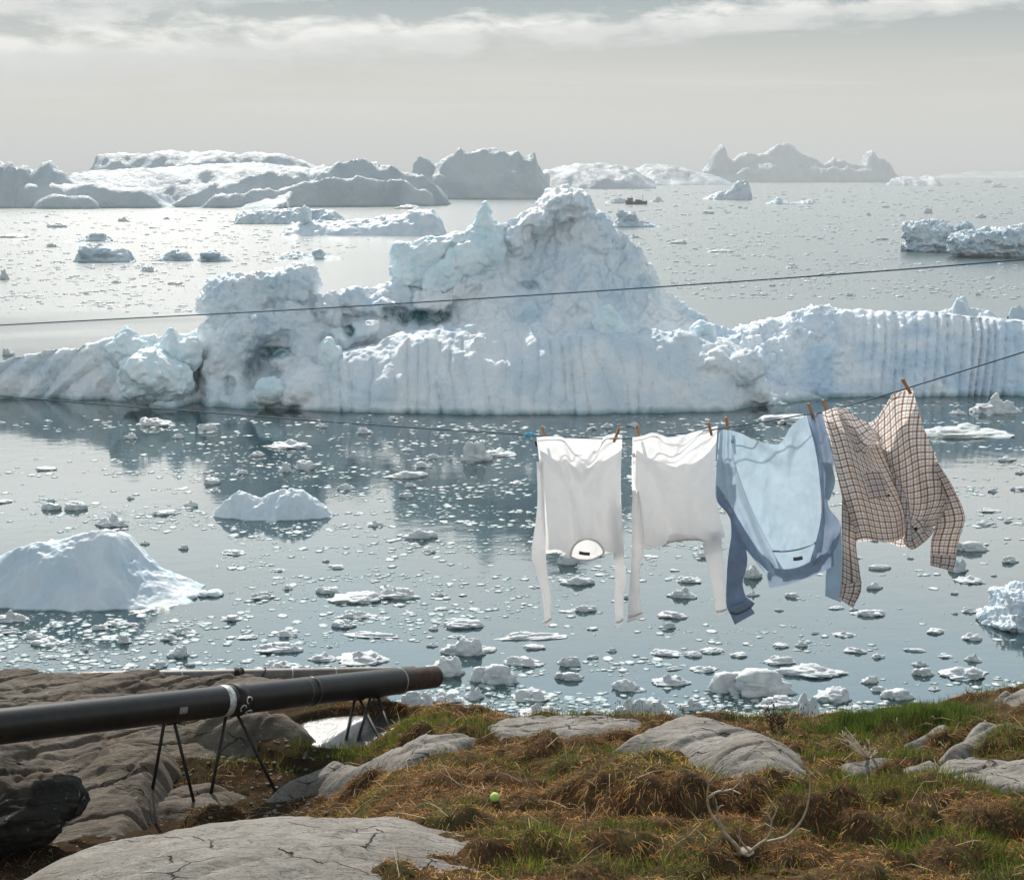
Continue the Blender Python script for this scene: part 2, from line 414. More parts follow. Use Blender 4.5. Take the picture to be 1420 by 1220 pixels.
def voxel(V, Fc, size):
    o = link_mesh('tmp', V, Fc, None)
    md = o.modifiers.new('r', 'REMESH'); md.mode = 'VOXEL'; md.voxel_size = size; md.use_smooth_shade = True
    dg = bpy.context.evaluated_depsgraph_get(); me = bpy.data.meshes.new_from_object(o.evaluated_get(dg))
    v = np.empty(len(me.vertices) * 3, np.float32); me.vertices.foreach_get('co', v); v = v.reshape(-1, 3).astype(float)
    nn = np.empty(len(me.vertices) * 3, np.float32); me.vertex_normals.foreach_get('vector', nn); nn = nn.reshape(-1, 3).astype(float)
    nl = len(me.loops); li = np.empty(nl, np.int32); me.loops.foreach_get('vertex_index', li)
    lt = np.empty(len(me.polygons), np.int32); me.polygons.foreach_get('loop_total', lt)
    ls = np.empty(len(me.polygons), np.int32); me.polygons.foreach_get('loop_start', ls)
    Fs = []
    for k in (3, 4):
        s = ls[lt == k]
        if len(s): Fs.append(li[s[:, None] + np.arange(k)])
    bpy.data.objects.remove(o); bpy.data.meshes.remove(me)
    return v, nn, Fs

ICE = ice_mat('berg_ice', 5.0, dirt=.22, bump=1.0)
ICEW = ice_mat('fluted_ice', 4.0, white=(.83, .87, .91), blue=(.54, .69, .83), bump=.7, tealamt=.05)
ICES = ice_mat('smooth_ice', 3.0, white=(.70, .745, .78), blue=(.54, .64, .72), bump=.45, tealamt=.08, base_band=.12)
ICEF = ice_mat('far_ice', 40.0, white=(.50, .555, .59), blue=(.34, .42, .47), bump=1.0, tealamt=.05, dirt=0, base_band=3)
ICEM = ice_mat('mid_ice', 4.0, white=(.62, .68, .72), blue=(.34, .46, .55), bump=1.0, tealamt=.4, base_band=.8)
ICEP = ice_mat('clear_ice', 2.5, white=(.80, .865, .885), blue=(.60, .76, .81), teal=(.30, .58, .64), bump=.35, tealamt=.35, base_band=.3)
ICEB = ice_mat('brash_ice', .5, white=(.70, .70, .69), blue=(.50, .55, .58), bump=1.3, tealamt=.05, base_band=.05)

FOOT = [(-60, 552), (0, 553), (120, 554), (200, 557), (300, 558), (380, 566), (460, 571), (560, 573), (700, 575), (830, 574), (1000, 571), (1060, 562), (1100, 558), (1150, 551)]
def flute(X, Z, period, s):
    a = X / period + 1.3 * noise(np.stack([X / (period * 3), X * 0, Z / 9], 1), s) + .35 * noise(np.stack([X / period * 1.3, X * 0, Z / 3], 1), s + 3)
    g = np.abs(((a) % 1) - .5) * 2          # 0 in the groove, 1 on the rib
    return np.sqrt(np.clip(g, 0, 1))
def build_main_berg():
    ridges = [
        dict(pts=[(255, 556), (300, 545), (345, 536), (380, 518), (430, 500), (480, 486), (520, 478), (560, 462), (620, 452), (690, 446), (740, 448), (800, 450), (850, 446), (900, 458), (960, 468), (1010, 474), (1045, 500), (1066, 545), (1075, 562)], Y=[(250, 121), (400, 123.5), (700, 125), (1000, 124), (1080, 122)], Lb=14, a=1.9, b=1.5),
        dict(pts=[(500, 452), (560, 415), (610, 375), (655, 345), (690, 318), (715, 303), (735, 292), (748, 276), (765, 263), (790, 260), (812, 264), (822, 280), (834, 300), (852, 318), (872, 330), (890, 352), (912, 380), (938, 412), (965, 434), (1000, 452), (1040, 474), (1075, 560)], Y=[(500, 131), (790, 136), (1040, 131)], Lb=12, a=.85, b=1.3, yn=2.0, yns=5, Lf=14),
        dict(pts=[(230, 500), (262, 470), (290, 440), (330, 425), (400, 418), (440, 410), (470, 408), (510, 398), (560, 380), (600, 400), (660, 420)], Y=[(230, 127), (450, 131), (660, 134)], Lb=11, a=1.3, b=1.4, Lf=11),
        dict(pts=[(-70, 515), (0, 500), (60, 489), (120, 476), (160, 470), (210, 466), (260, 468), (300, 480), (350, 505), (390, 530)], Y=[(-60, 125.5), (200, 127.5), (400, 128)], Lb=9, a=1.15, b=1.3),
        dict(pts=[(1020, 545), (1045, 520), (1070, 528), (1100, 538), (1135, 549), (1152, 554)], Y=126, Lb=6, a=1.2),
    ]
    xs, ys, V = ridge_field(ridges, FOOT, .17, amp=.30, ns=3.2, seed=3, warp=.5)
    X, Y, Z = V.T
    def dent(px, py, Yd, rx, ry, depth):
        c = P(px, py, Yd); V[:, 2] -= depth * np.exp(-((X - c[0]) / rx) ** 2 - ((Y - c[1]) / ry) ** 2)
    dent(570, 440, 129, 3.4, 1.8, 3.6); dent(488, 452, 127.5, 1.6, 1.6, 2.6); dent(300, 520, 122, 1.5, 3.0, 1.8); dent(362, 492, 125, 1.9, 2.2, 4.2); dent(268, 530, 122, .8, 2.5, 4.4)
    items = [solid_field(xs, ys, V)]
    L = lambda *a, **k: items.append(plump(*a, **k))
    # tower with overhanging head on the left
    L(330, 418, 129, 52, 34, 21, ry=40, amp=.3, sub=5); L(372, 400, 129.5, 46, 26, 22, ry=38, amp=.25, sub=5); L(410, 402, 129.5, 34, 36, 23, ry=34, amp=.25, sub=5); L(312, 400, 129, 30, 16, 24, amp=.3); L(400, 445, 128.5, 42, 30, 25, amp=.3, sub=5)
    L(455, 430, 128.5, 22, 26, 26, amp=.3); L(490, 420, 129.5, 24, 20, 27, amp=.35); L(520, 425, 130, 26, 18, 28, amp=.35)
    # slanting buttress down to the water beside the left cave
    L(318, 490, 124.5, 26, 62, 31, ry=30, tilt=.55, amp=.2, sub=5); L(350, 455, 126.5, 44, 24, 32, tilt=-.25, amp=.25, sub=5)
    # lumps along the broken foot
    L(375, 547, 120.6, 24, 18, 33, amp=.2); L(415, 545, 120.5, 30, 20, 34); L(452, 540, 121, 26, 24, 35); L(395, 500, 124, 20, 13, 36); L(430, 505, 123.5, 18, 12, 37); L(470, 470, 125.5, 22, 14, 38)
    L(500, 460, 126, 26, 13, 39, tilt=-.3); L(600, 420, 129.5, 26, 16, 40, amp=.3); L(640, 400, 131, 30, 16, 41, tilt=-.4, amp=.3)
    L(1030, 512, 121.8, 32, 26, 42, amp=.28, sub=5); L(985, 508, 121.5, 26, 22, 43, amp=.3, sub=5); L(1052, 545, 121.5, 16, 18, 44); L(945, 470, 123.5, 22, 12, 45)
    # shoulders of the summit
    L(780, 285, 135.5, 34, 24, 46, ry=60, amp=.3, sub=5); L(745, 308, 135, 30, 18, 47, ry=50, tilt=-.5, amp=.3); L(715, 335, 134, 24, 22, 48, ry=40, amp=.3); L(820, 330, 134.5, 34, 30, 49, ry=40, amp=.3, sub=5)
    V, Fc = merge(items)
    v, nn, Fs = voxel(V, Fc, .17)
    v0 = v.copy(); x, y, z = v.T
    s = y / F
    pxv = CX + x / ((y * CP + (CAMZ - z) * SP)) * F
    # melt flutes on the near cliff
    cl = sstep(400, 480, pxv) * (1 - sstep(880, 960, pxv)) * (y < 127) * sstep(7.6, 5.2, z + .6 * noise(v0 / 2.0, 8)) * sstep(.25, .7, -nn[:, 1])
    v[:, 1] -= cl * (.55 * (flute(x + .10 * z, z, 1.25, 3) - .7))
    cl2 = (1 - sstep(120, 190, pxv)) * sstep(.1, .5, -nn[:, 1])
    v[:, 1] -= cl2 * (.9 * (flute(x - .9 * z, z, 2.6, 4) - .7))
    rough = .35 + .65 * sstep(440, 300, pxv) * 0 + .35 * sstep(5, 9, z)
    calm = 1 - .65 * cl
    v += nn * (calm * rough * (.34 * fbm(v0 / 2.2, 3, 51) + .28 * facet(v0 + .5 * fbm(v0 / 2, 2, 57)[:, None], 2.3, 58) + .15 * facet(v0, .85, 59) + .20 * (ridged(v0 / 1.25, 4, 52, .55) - .9) + .10 * fbm(v0 / .42, 3, 53) - .35 * np.clip(1 - np.abs(noise(v0 / [1.6, 1.6, 3.5], 54)) * 9, 0, 1)))[:, None]
    root = empty('iceberg', (8, 122, 0), 'huge jagged white iceberg with a tall summit, filling the middle of the picture', 'iceberg')
    pyv = CY - F * ((z - CAMZ) * CP + y * SP) / (y * CP + (CAMZ - z) * SP)
    clear = np.zeros(len(v))
    for qx, qy, ax, ay, st in ((585, 440, 50, 11, 1), (548, 432, 22, 9, .8), (484, 460, 9, 9, 1), (375, 490, 34, 10, .9), (350, 510, 16, 18, .6), (268, 520, 8, 26, 1), (250, 545, 18, 12, .6), (318, 535, 10, 14, .5), (735, 395, 16, 6, .5), (455, 470, 12, 10, .4)):
        clear = np.maximum(clear, st * sstep(1.15, .55, np.hypot((pxv - qx) / ax, (pyv - qy) / ay) + .35 * fbm(v0 / .9, 3, 91)))
    v[:, 1] += .9 * clear
    ob = child('ice_body', v, Fs, ICE, root); set_attr(ob, 'clear_ice', clear)
    def piece(name, lumps, mat=ICEP, vs=.12, a=.14):
        V, Fc = merge(lumps); v, nn, Fs = voxel(V, Fc, vs)
        v = v + nn * (a * .8 * fbm(v / .9, 4, 61) + a * 1.3 * facet(v, 1.9, 63) + a * .55 * (ridged(v / .8, 4, 62) - .9))[:, None]
        return child(name, v, Fs, mat, root)
    Q = plump
    piece('ice_block', [Q(205, 520, 121.5, 42, 36, 71, ry=40, amp=.16, sub=5), Q(238, 528, 121.8, 30, 30, 72, amp=.15, sub=5), Q(190, 538, 121.3, 26, 20, 73, amp=.2)], vs=.13)
    piece('ice_pinnacle', [Q(176, 484, 123, 27, 30, 74, point=.6, amp=.2), Q(168, 490, 123, 22, 18, 75, tilt=.5, amp=.2)])
    piece('ice_pinnacle', [Q(238, 482, 124, 18, 27, 76, point=.6, amp=.2), Q(262, 492, 124, 20, 24, 77, amp=.25, tilt=.4), Q(222, 490, 124, 10, 14, 78)])
    piece('ice_pinnacle', [Q(672, 312, 133.5, 15, 33, 79, point=.65, amp=.14), Q(686, 330, 133.5, 19, 25, 80, point=.2, amp=.2), Q(665, 340, 133, 24, 26, 81, amp=.25)])
    piece('ice_fin', [Q(590, 355, 133, 50, 24, 82, ry=22, tilt=-.28, amp=.22, sub=5), Q(575, 378, 133, 34, 24, 83, ry=25, amp=.22, sub=5), Q(560, 352, 133, 20, 16, 84), Q(625, 338, 133.2, 32, 13, 85, tilt=-.35)], vs=.14)
    piece('ice_fin', [Q(650, 362, 131.8, 38, 26, 86, ry=24, tilt=-.5, amp=.22, sub=5), Q(618, 384, 131.5, 34, 22, 87, ry=24, tilt=-.3, amp=.2, sub=5), Q(600, 395, 131.2, 14, 20, 88), Q(678, 350, 132, 22, 26, 89)], vs=.14)
    piece('ice_pinnacle', [Q(843, 447, 124.2, 21, 24, 90, point=.35, amp=.14), Q(850, 462, 124, 24, 16, 91)], vs=.10, a=.08)
    piece('ice_block', [Q(744, 457, 124.3, 11, 11, 92, point=.3)], vs=.08, a=.06)
    piece('ice_block', [Q(455, 490, 122.6, 14, 22, 93, amp=.12), Q(465, 498, 122.8, 12, 18, 94)], vs=.09, a=.07)
    piece('ice_block', [Q(974, 459, 125.5, 19, 14, 95, amp=.2)], vs=.09, a=.07)
    piece('ice_block', [Q(375, 540, 120.2, 22, 20, 96, amp=.15, point=.2)], vs=.10, a=.08)
    piece('ice_block', [Q(815, 470, 123.8, 13, 8, 97)], vs=.08, a=.06)
build_main_berg()

def build_fluted_berg():
    foot = [(985, 562), (1040, 556), (1100, 552), (1200, 550), (1300, 550), (1420, 549), (1520, 548)]
    crest = [(975, 480), (1005, 462), (1040, 452), (1085, 438), (1120, 427), (1150, 424), (1175, 428), (1215, 431), (1260, 432), (1300, 433), (1330, 436), (1370, 441), (1420, 444), (1480, 450), (1530, 470)]
    xs, ys, V = ridge_field([dict(pts=crest, Y=[(975, 132), (1060, 132.5), (1150, 132), (1300, 131), (1530, 131)], Lb=10, a=1.8, b=1.4, yn=.5, yns=7)], foot, .17, amp=.12, ns=2.5, seed=9, warp=.3)
    v, nn, Fs = voxel(*solid_field(xs, ys, V), .17); v0 = v.copy(); x, y, z = v.T
    pxv = CX + x / ((y * CP + (CAMZ - z) * SP)) * F
    cl = sstep(1150, 1260, pxv) * sstep(.15, .5, -nn[:, 1])
    wv = .35 + .65 * np.clip(.5 + noise(np.stack([x / 5, x * 0, x * 0], 1), 5), 0, 1)
    v[:, 1] -= cl * (wv * 1.35 * (flute(x - .16 * z, z * .2, .95, 6) - .75) + .5 * (flute(x - .16 * z, z * .2, 3.1, 7) - .75))
    ro = 1 - .8 * sstep(1130, 1230, pxv)
    v += nn * ((.3 + .7 * ro) * (.26 * fbm(v0 / 1.4, 3, 55) + .30 * facet(v0, 1.2, 65) * ro + .20 * (ridged(v0 / .8, 3, 56) - .9)))[:, None]
    tag(link_mesh('iceberg', v, Fs, ICEW), 'long blue white iceberg wall with vertical melt grooves, behind the checked shirt', 'iceberg')
build_fluted_berg()

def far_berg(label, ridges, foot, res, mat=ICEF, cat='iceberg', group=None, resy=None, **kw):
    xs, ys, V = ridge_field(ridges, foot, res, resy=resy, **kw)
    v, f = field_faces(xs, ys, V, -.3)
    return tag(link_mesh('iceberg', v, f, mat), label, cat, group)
def Yw(y, x=710): return float(W(x, y)[1])
def build_far():
    fb = far_berg
    fb('long flat topped white iceberg with terraces and a bright snow slope, far off', [
        dict(pts=[(26, 290), (30, 257), (48, 254), (90, 255), (130, 255), (150, 262), (195, 265), (210, 270), (222, 282), (240, 289)], Y=832, Lb=110, a=3, b=2.2, Lf=12),
        dict(pts=[(44, 291), (48, 277), (75, 272), (120, 275), (136, 282), (142, 290)], Y=812, Lb=40, a=3, b=2, Lf=8),
        dict(pts=[(85, 252), (100, 245), (130, 238), (170, 236), (250, 233), (300, 231), (350, 229), (420, 234), (450, 246), (480, 260)], Y=1010, Lb=120, a=1.6, b=2.5, Lf=60),
        dict(pts=[(90, 262), (95, 246), (115, 240), (135, 233), (140, 217), (155, 213), (200, 215), (228, 211), (250, 213), (290, 211), (322, 213), (332, 217), (350, 214), (385, 213), (405, 221), (425, 227), (470, 240)], Y=1120, Lb=80, a=2.2, b=2, Lf=42),
        dict(pts=[(210, 289), (240, 283), (300, 272), (350, 262), (420, 250)], Y=900, Lb=150, a=1.1, b=2, Lf=100)],
        [(20, 291), (240, 289), (500, 286)], 1.5, amp=2.6, ns=30, seed=21, warp=5, resy=2.2)
    fb('dull blue iceberg with a row of sharp teeth, at the far left edge', [
        dict(pts=[(-70, 240), (-20, 228), (0, 225), (8, 229), (15, 223), (26, 233), (34, 228), (45, 237), (56, 230), (61, 223), (69, 222), (75, 234), (88, 238), (97, 248), (112, 256), (125, 285)], Y=[(-70, 840), (120, 850)], Lb=60, a=1.8, Lf=22)],
        [(-80, 291), (140, 289)], 1.3, amp=1.3, ns=12, seed=22, warp=.8, resy=2)
    fb('broad grey blue iceberg cliff with a crumbled top, sloping down to the left', [
        dict(pts=[(234, 289), (250, 276), (262, 271), (285, 263), (300, 258), (322, 251), (345, 247), (362, 243), (380, 237), (405, 239), (430, 234), (447, 229), (462, 232), (485, 226), (505, 224), (518, 229), (532, 234), (545, 242), (565, 243), (590, 250), (620, 275)], Y=[(230, 845), (620, 900)], Lb=90, a=2.4, b=1.5, Lf=17),
        dict(pts=[(280, 289), (300, 272), (400, 258), (500, 250), (560, 256), (600, 272)], Y=[(300, 832), (600, 884)], Lb=50, a=2.2, Lf=10)],
        [(220, 290), (400, 288), (640, 279)], 1.2, amp=3.4, ns=22, seed=23, warp=5, resy=1.6)
    fb('big domed grey iceberg with a knobbly crest behind the tall summit', [
        dict(pts=[(548, 272), (560, 250), (574, 243), (577, 222), (584, 220), (592, 224), (600, 232), (610, 224), (625, 217), (640, 209), (655, 209), (668, 205), (680, 210), (697, 211), (706, 218), (716, 214), (722, 221), (732, 217), (738, 214), (742, 224), (746, 236), (756, 250), (762, 262), (768, 275)], Y=1128, Lb=90, a=2.2, b=1.5, Lf=26),
        dict(pts=[(560, 276), (590, 246), (640, 240), (700, 238), (740, 250), (764, 270)], Y=1112, Lb=60, a=2.2, Lf=15)],
        [(540, 279), (650, 275), (775, 272)], 1.4, amp=4.2, ns=26, seed=24, warp=6, resy=2)
    fb('low pale iceberg with rounded hills, between the domed iceberg and the spired one', [
        dict(pts=[(740, 258), (752, 240), (775, 234), (800, 229), (830, 228), (850, 231), (868, 229), (880, 236), (890, 244), (905, 252)], Y=1900, Lb=150, a=1.6, b=1.5, Lf=70)],
        [(735, 263), (910, 261)], 2.6, amp=5, ns=45, seed=25, warp=8, resy=4)
    fb('smooth faint iceberg ridge, next to the pale rounded hills of ice', [
        dict(pts=[(870, 256), (882, 236), (900, 230), (925, 230), (945, 234), (960, 239), (985, 243), (1010, 252)], Y=2500, Lb=200, a=1.6, b=1.5, Lf=110)],
        [(860, 257), (1020, 256)], 3.2, amp=5, ns=60, seed=26, warp=8, resy=5)
    fb('pale blue iceberg with two sharp spires and a peaked middle, far away', [
        dict(pts=[(966, 252), (975, 238), (983, 230), (988, 217), (993, 210), (1000, 201), (1005, 206), (1010, 218), (1016, 222), (1025, 215), (1040, 213), (1050, 214), (1060, 211), (1072, 206), (1078, 199), (1084, 202), (1092, 198), (1100, 203), (1110, 211), (1118, 218), (1130, 222), (1140, 227), (1150, 229), (1156, 219), (1165, 222), (1175, 228), (1185, 230), (1196, 230), (1202, 228), (1204, 216), (1209, 210), (1216, 218), (1224, 224), (1231, 228), (1240, 240), (1256, 250)], Y=3250, Lb=240, a=1.7, b=1.5, Lf=52),
        dict(pts=[(990, 253), (1030, 236), (1080, 226), (1140, 234), (1200, 236), (1245, 250)], Y=3215, Lb=120, a=2, Lf=36)],
        [(955, 253), (1260, 252)], 3.2, amp=8, ns=60, seed=27, warp=5, resy=6)
    fb('small dark blue iceberg lying to the right of the spired iceberg', [
        dict(pts=[(1236, 257), (1240, 247), (1258, 246), (1272, 248), (1284, 244), (1294, 248), (1303, 257)], Y=2330, Lb=60, a=2.5, b=1.5, Lf=70)],
        [(1232, 258), (1306, 258)], 2, amp=2.5, ns=25, seed=28, warp=4, resy=3)
    fb('thin broken line of ice along the horizon, farthest right', [
        dict(pts=[(1296, 247), (1310, 242), (1330, 243), (1345, 239), (1368, 241), (1382, 238), (1405, 240), (1430, 236), (1480, 240)], Y=6100, Lb=300, a=1.5, Lf=500)],
        [(1290, 247), (1500, 247)], 7, amp=7, ns=70, seed=29, warp=10, resy=20)
    def mid(label, pts, foot, seed, mat=ICEM, a=1.4, amp=.06, lumps=(), group=None, depth=.45, res=None, k=1):
        px0, px1 = pts[0][0], pts[-1][0]; Y0 = Yw(foot); w = (px1 - px0) * Y0 / F; hgt = (foot - min(p[1] for p in pts)) * Y0 / F
        d = max(w * depth, hgt * .8); L0 = d * .45
        rs = [dict(pts=pts, Y=Y0 + L0, Lb=d * .55, a=a, b=1.5)]
        xs, ys, V = ridge_field(rs, [(px0 - 5, foot), (px1 + 5, foot)], res or max(w / 150, .05), amp=hgt * amp * 2 * k, ns=max(hgt * .8, .5), seed=seed, warp=hgt * .25, k=.1)
        items = [field_faces(xs, ys, V, -.3)]
        for (lx, ly, rx, rz) in lumps: items.append(plump(lx, ly, Y0 + L0 * .8, rx, rz, seed + lx, amp=.28, sub=4))
        V, Fc = merge(items)
        if lumps:
            xs_ = max(w / 170, .05)
        return tag(link_mesh('iceberg', V, Fc, mat), label, 'iceberg', group)
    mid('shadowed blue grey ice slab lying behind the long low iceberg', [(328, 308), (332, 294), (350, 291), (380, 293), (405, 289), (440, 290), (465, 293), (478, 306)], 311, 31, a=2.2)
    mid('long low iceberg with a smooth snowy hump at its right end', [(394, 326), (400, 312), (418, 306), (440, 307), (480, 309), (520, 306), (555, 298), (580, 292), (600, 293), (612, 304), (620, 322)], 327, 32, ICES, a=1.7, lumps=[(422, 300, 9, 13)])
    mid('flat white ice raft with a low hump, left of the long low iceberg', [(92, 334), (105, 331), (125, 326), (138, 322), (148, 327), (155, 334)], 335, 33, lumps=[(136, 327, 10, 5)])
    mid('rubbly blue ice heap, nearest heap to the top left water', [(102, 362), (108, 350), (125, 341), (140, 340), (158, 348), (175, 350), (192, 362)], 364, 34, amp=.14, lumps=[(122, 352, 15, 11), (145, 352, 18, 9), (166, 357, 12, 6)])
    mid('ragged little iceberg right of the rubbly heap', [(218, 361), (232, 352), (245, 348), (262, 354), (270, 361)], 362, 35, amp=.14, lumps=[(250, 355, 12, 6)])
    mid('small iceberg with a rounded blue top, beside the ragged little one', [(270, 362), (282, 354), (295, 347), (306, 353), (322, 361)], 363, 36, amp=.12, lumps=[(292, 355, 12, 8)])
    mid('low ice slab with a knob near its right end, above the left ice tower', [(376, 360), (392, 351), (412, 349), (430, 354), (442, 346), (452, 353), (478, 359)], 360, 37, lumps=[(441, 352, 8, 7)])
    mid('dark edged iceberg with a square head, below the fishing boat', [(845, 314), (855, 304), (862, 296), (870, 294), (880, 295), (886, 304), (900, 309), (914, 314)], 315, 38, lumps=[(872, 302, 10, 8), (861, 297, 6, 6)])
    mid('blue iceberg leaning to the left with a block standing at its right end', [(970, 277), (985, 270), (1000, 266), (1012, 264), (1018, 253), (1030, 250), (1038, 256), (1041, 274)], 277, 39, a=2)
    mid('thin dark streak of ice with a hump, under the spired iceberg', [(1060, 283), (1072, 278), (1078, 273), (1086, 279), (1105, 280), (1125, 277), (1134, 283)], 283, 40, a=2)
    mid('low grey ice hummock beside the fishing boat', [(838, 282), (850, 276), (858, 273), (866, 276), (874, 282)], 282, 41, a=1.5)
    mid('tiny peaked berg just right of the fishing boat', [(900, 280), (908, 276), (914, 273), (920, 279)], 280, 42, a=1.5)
    for lab, x0, x1, top, ft, lumps, sd in [
        ('knobbly blue grey iceberg with overhanging lumps, touching the ropes at the right edge', 1318, 1440, 322, 357, [(1345, 338, 26, 17), (1380, 336, 34, 19), (1415, 334, 30, 19), (1335, 346, 16, 9), (1356, 330, 12, 10)], 43),
        ('pale greenish iceberg with rounded knobs, left neighbour of the knobbly one at the right edge', 1250, 1332, 312, 349, [(1275, 325, 20, 16), (1296, 324, 24, 18), (1262, 318, 10, 11), (1315, 335, 18, 14), (1337, 318, 11, 10)], 44)]:
        Y0 = Yw(ft) + 3
        it = [plump(a, b, Y0 + (i % 3), c * 1.05, d, sd * 10 + i, amp=.34, sub=5, ry=c) for i, (a, b, c, d) in enumerate(lumps)]
        it.append(plump((x0 + x1) / 2, ft - 8, Y0 + 1, (x1 - x0) * .46, 12, sd, amp=.3, sub=5, ry=30))
        V, Fc = merge(it); v, nn, Fs = voxel(V, Fc, .22); v += nn * (.45 * facet(v, 2.4, sd) + .4 * fbm(v / 2.2, 4, sd) + .3 * (ridged(v / 1.3, 3, sd) - .9))[:, None]
        tag(link_mesh('iceberg', v, Fs, ICEM), lab, 'iceberg')
    # bergs peeping over the fluted wall
    for lab, x0, x1, top, ft, sd in [('pale humped iceberg peeping over the fluted ice wall', 1285, 1392, 411, 444, 45), ('tip of a white iceberg above the fluted wall at the right edge', 1398, 1440, 424, 448, 46)]:
        pts = [(x0, ft - 6), (x0 + .3 * (x1 - x0), ft - 14), (x0 + .38 * (x1 - x0), top + 2), (x0 + .48 * (x1 - x0), top + 1), (x0 + .56 * (x1 - x0), ft - 16), (x0 + .85 * (x1 - x0), ft - 12), (x1, ft - 2)]
        if sd == 46: pts = [(x0, ft - 6), (x0 + 6, top + 3), (x0 + 12, top), (x0 + 20, top + 6), (x1, ft)]
        mid(lab, pts, ft, sd, ICES)
    # near bergs
    f = [(-110, 843), (0, 843), (60, 846), (150, 847), (250, 839), (300, 832), (322, 829)]
    yb = Yw(845)
    xs, ys, V = ridge_field([
        dict(pts=[(-120, 805), (-40, 785), (0, 768), (35, 760), (60, 752), (80, 755), (100, 757), (112, 764), (125, 800), (130, 842)], Y=yb + 2.4, Lb=5, a=1.4, b=1.3),
        dict(pts=[(40, 800), (80, 752), (105, 744), (130, 740), (150, 736), (163, 739), (180, 748), (193, 762), (205, 777), (225, 790), (255, 803), (285, 815), (308, 824), (320, 829)], Y=[(40, yb + 2.4), (150, yb + 3.0), (250, yb + 3.2), (320, yb + 4.0)], Lb=5, a=1.15, b=1.3)],
        f, .055, amp=.19, ns=1.9, seed=51, warp=.25, k=.25)
    V, Fc = merge([field_faces(xs, ys, V, -.2), lump(W(296, 827) + [0, .3, .05], (.42, .4, .2), 3), lump(W(280, 829) + [0, .4, .05], (.3, .3, .2), 4), lump(W(262, 832) + [0, .4, .05], (.3, .3, .15), 5)])
    tag(link_mesh('iceberg', V, Fc, ICES), 'smooth snowy white iceberg shaped like a hill, floating above the pipe at the left edge', 'iceberg')
    y2 = Yw(720)
    xs, ys, V = ridge_field([
        dict(pts=[(294, 713), (306, 700), (318, 690), (333, 683), (346, 687), (360, 692), (376, 702), (392, 716)], Y=y2 + .9, Lb=2.2, a=1.4, b=1.4),
        dict(pts=[(344, 716), (356, 701), (372, 688), (388, 680), (405, 677), (420, 681), (434, 690), (446, 699), (456, 708), (464, 716)], Y=y2 + 1.0, Lb=2.6, a=1.8, b=1.4),
        dict(pts=[(340, 716), (352, 692), (375, 694), (395, 700)], Y=y2 + 2.4, Lb=2, a=1)],
        [(290, 716), (330, 721), (400, 722), (450, 719), (465, 717)], .045, amp=.15, ns=.9, seed=52, warp=.2, k=.15)
    V, Fc = field_faces(xs, ys, V, -.2)
    tag(link_mesh('iceberg', V, Fc, ICES), 'small two humped white iceberg floating in the mirrored water, above the hill shaped iceberg', 'iceberg')
    y3 = Yw(872)
    it = [plump(1425, 848, y3 + 1.5, 52, 34, 61, ry=50, amp=.25, sub=5), plump(1400, 860, y3 + 1, 40, 16, 62, ry=50, amp=.3, sub=5), plump(1440, 838, y3 + 1.5, 34, 32, 63, amp=.3, sub=5), plump(1392, 850, y3 + 1, 18, 12, 64, amp=.3)]
    V, Fc = merge(it); v, nn, Fs = voxel(V, Fc, .05); v += nn * (.16 * facet(v, .5, 67) + .07 * fbm(v / .5, 4, 65) + .07 * (ridged(v / .3, 3, 66) - .9))[:, None]
    tag(link_mesh('iceberg', v, Fs, ICES), 'crusty white iceberg cut by the right edge, below the checked shirt', 'iceberg')
build_far()

# ------------------------------------------------------------------ floes and brash
def floe_proto(seed, n, sub=3, flat=.6):
    """a slab carrying a crumbled heap of lumps"""
    r = np.random.default_rng(seed); it = []
    def one(c, rad, i, sb, am=.42):
        V, Fc = lump((0, 0, 0), (1, 1, 1), seed * 31 + i, amp=am, freq=1.2, sub=sb)
        V = V + (.10 * (billow(V * 2.6 + seed, 3, seed) - .8) + .20 * facet(V, .62, seed + i))[:, None] * V
        z = V[:, 2]; V[:, 2] = np.where(z > 0, np.abs(z) ** flat, z)
        it.append((V * np.array(rad) + np.array(c), Fc))
    one((0, 0, .0), (.5, .42, r.uniform(.35, .6)), 0, 4)
    for i in range(n):
        a = r.uniform(0, 6.28); q = r.uniform(.05, .36); k = r.uniform(.10, .26)
        one((math.cos(a) * q, math.sin(a) * q * .7, r.uniform(.05, .3)), (k * 1.2, k, r.uniform(.35, .75)), i + 1, sub, .35)
    V, Fc = merge(it)
    V[:, 2] = np.maximum(V[:, 2], -.35)
    V[:, 0] /= np.ptp(V[:, 0]); V[:, 1] /= np.ptp(V[:, 1]); V[:, 2] /= V[:, 2].max()
    V[:, :2] -= (V[:, :2].max(0) + V[:, :2].min(0)) / 2
    return V, Fc
FL = [floe_proto(100 + i, [0, 2, 4, 6, 8][i % 5], 3, flat=.5 + .2 * (i % 3)) for i in range(15)]
FLM = []
for V, Fc in FL:
    me = None; FLM.append([V, Fc, None])
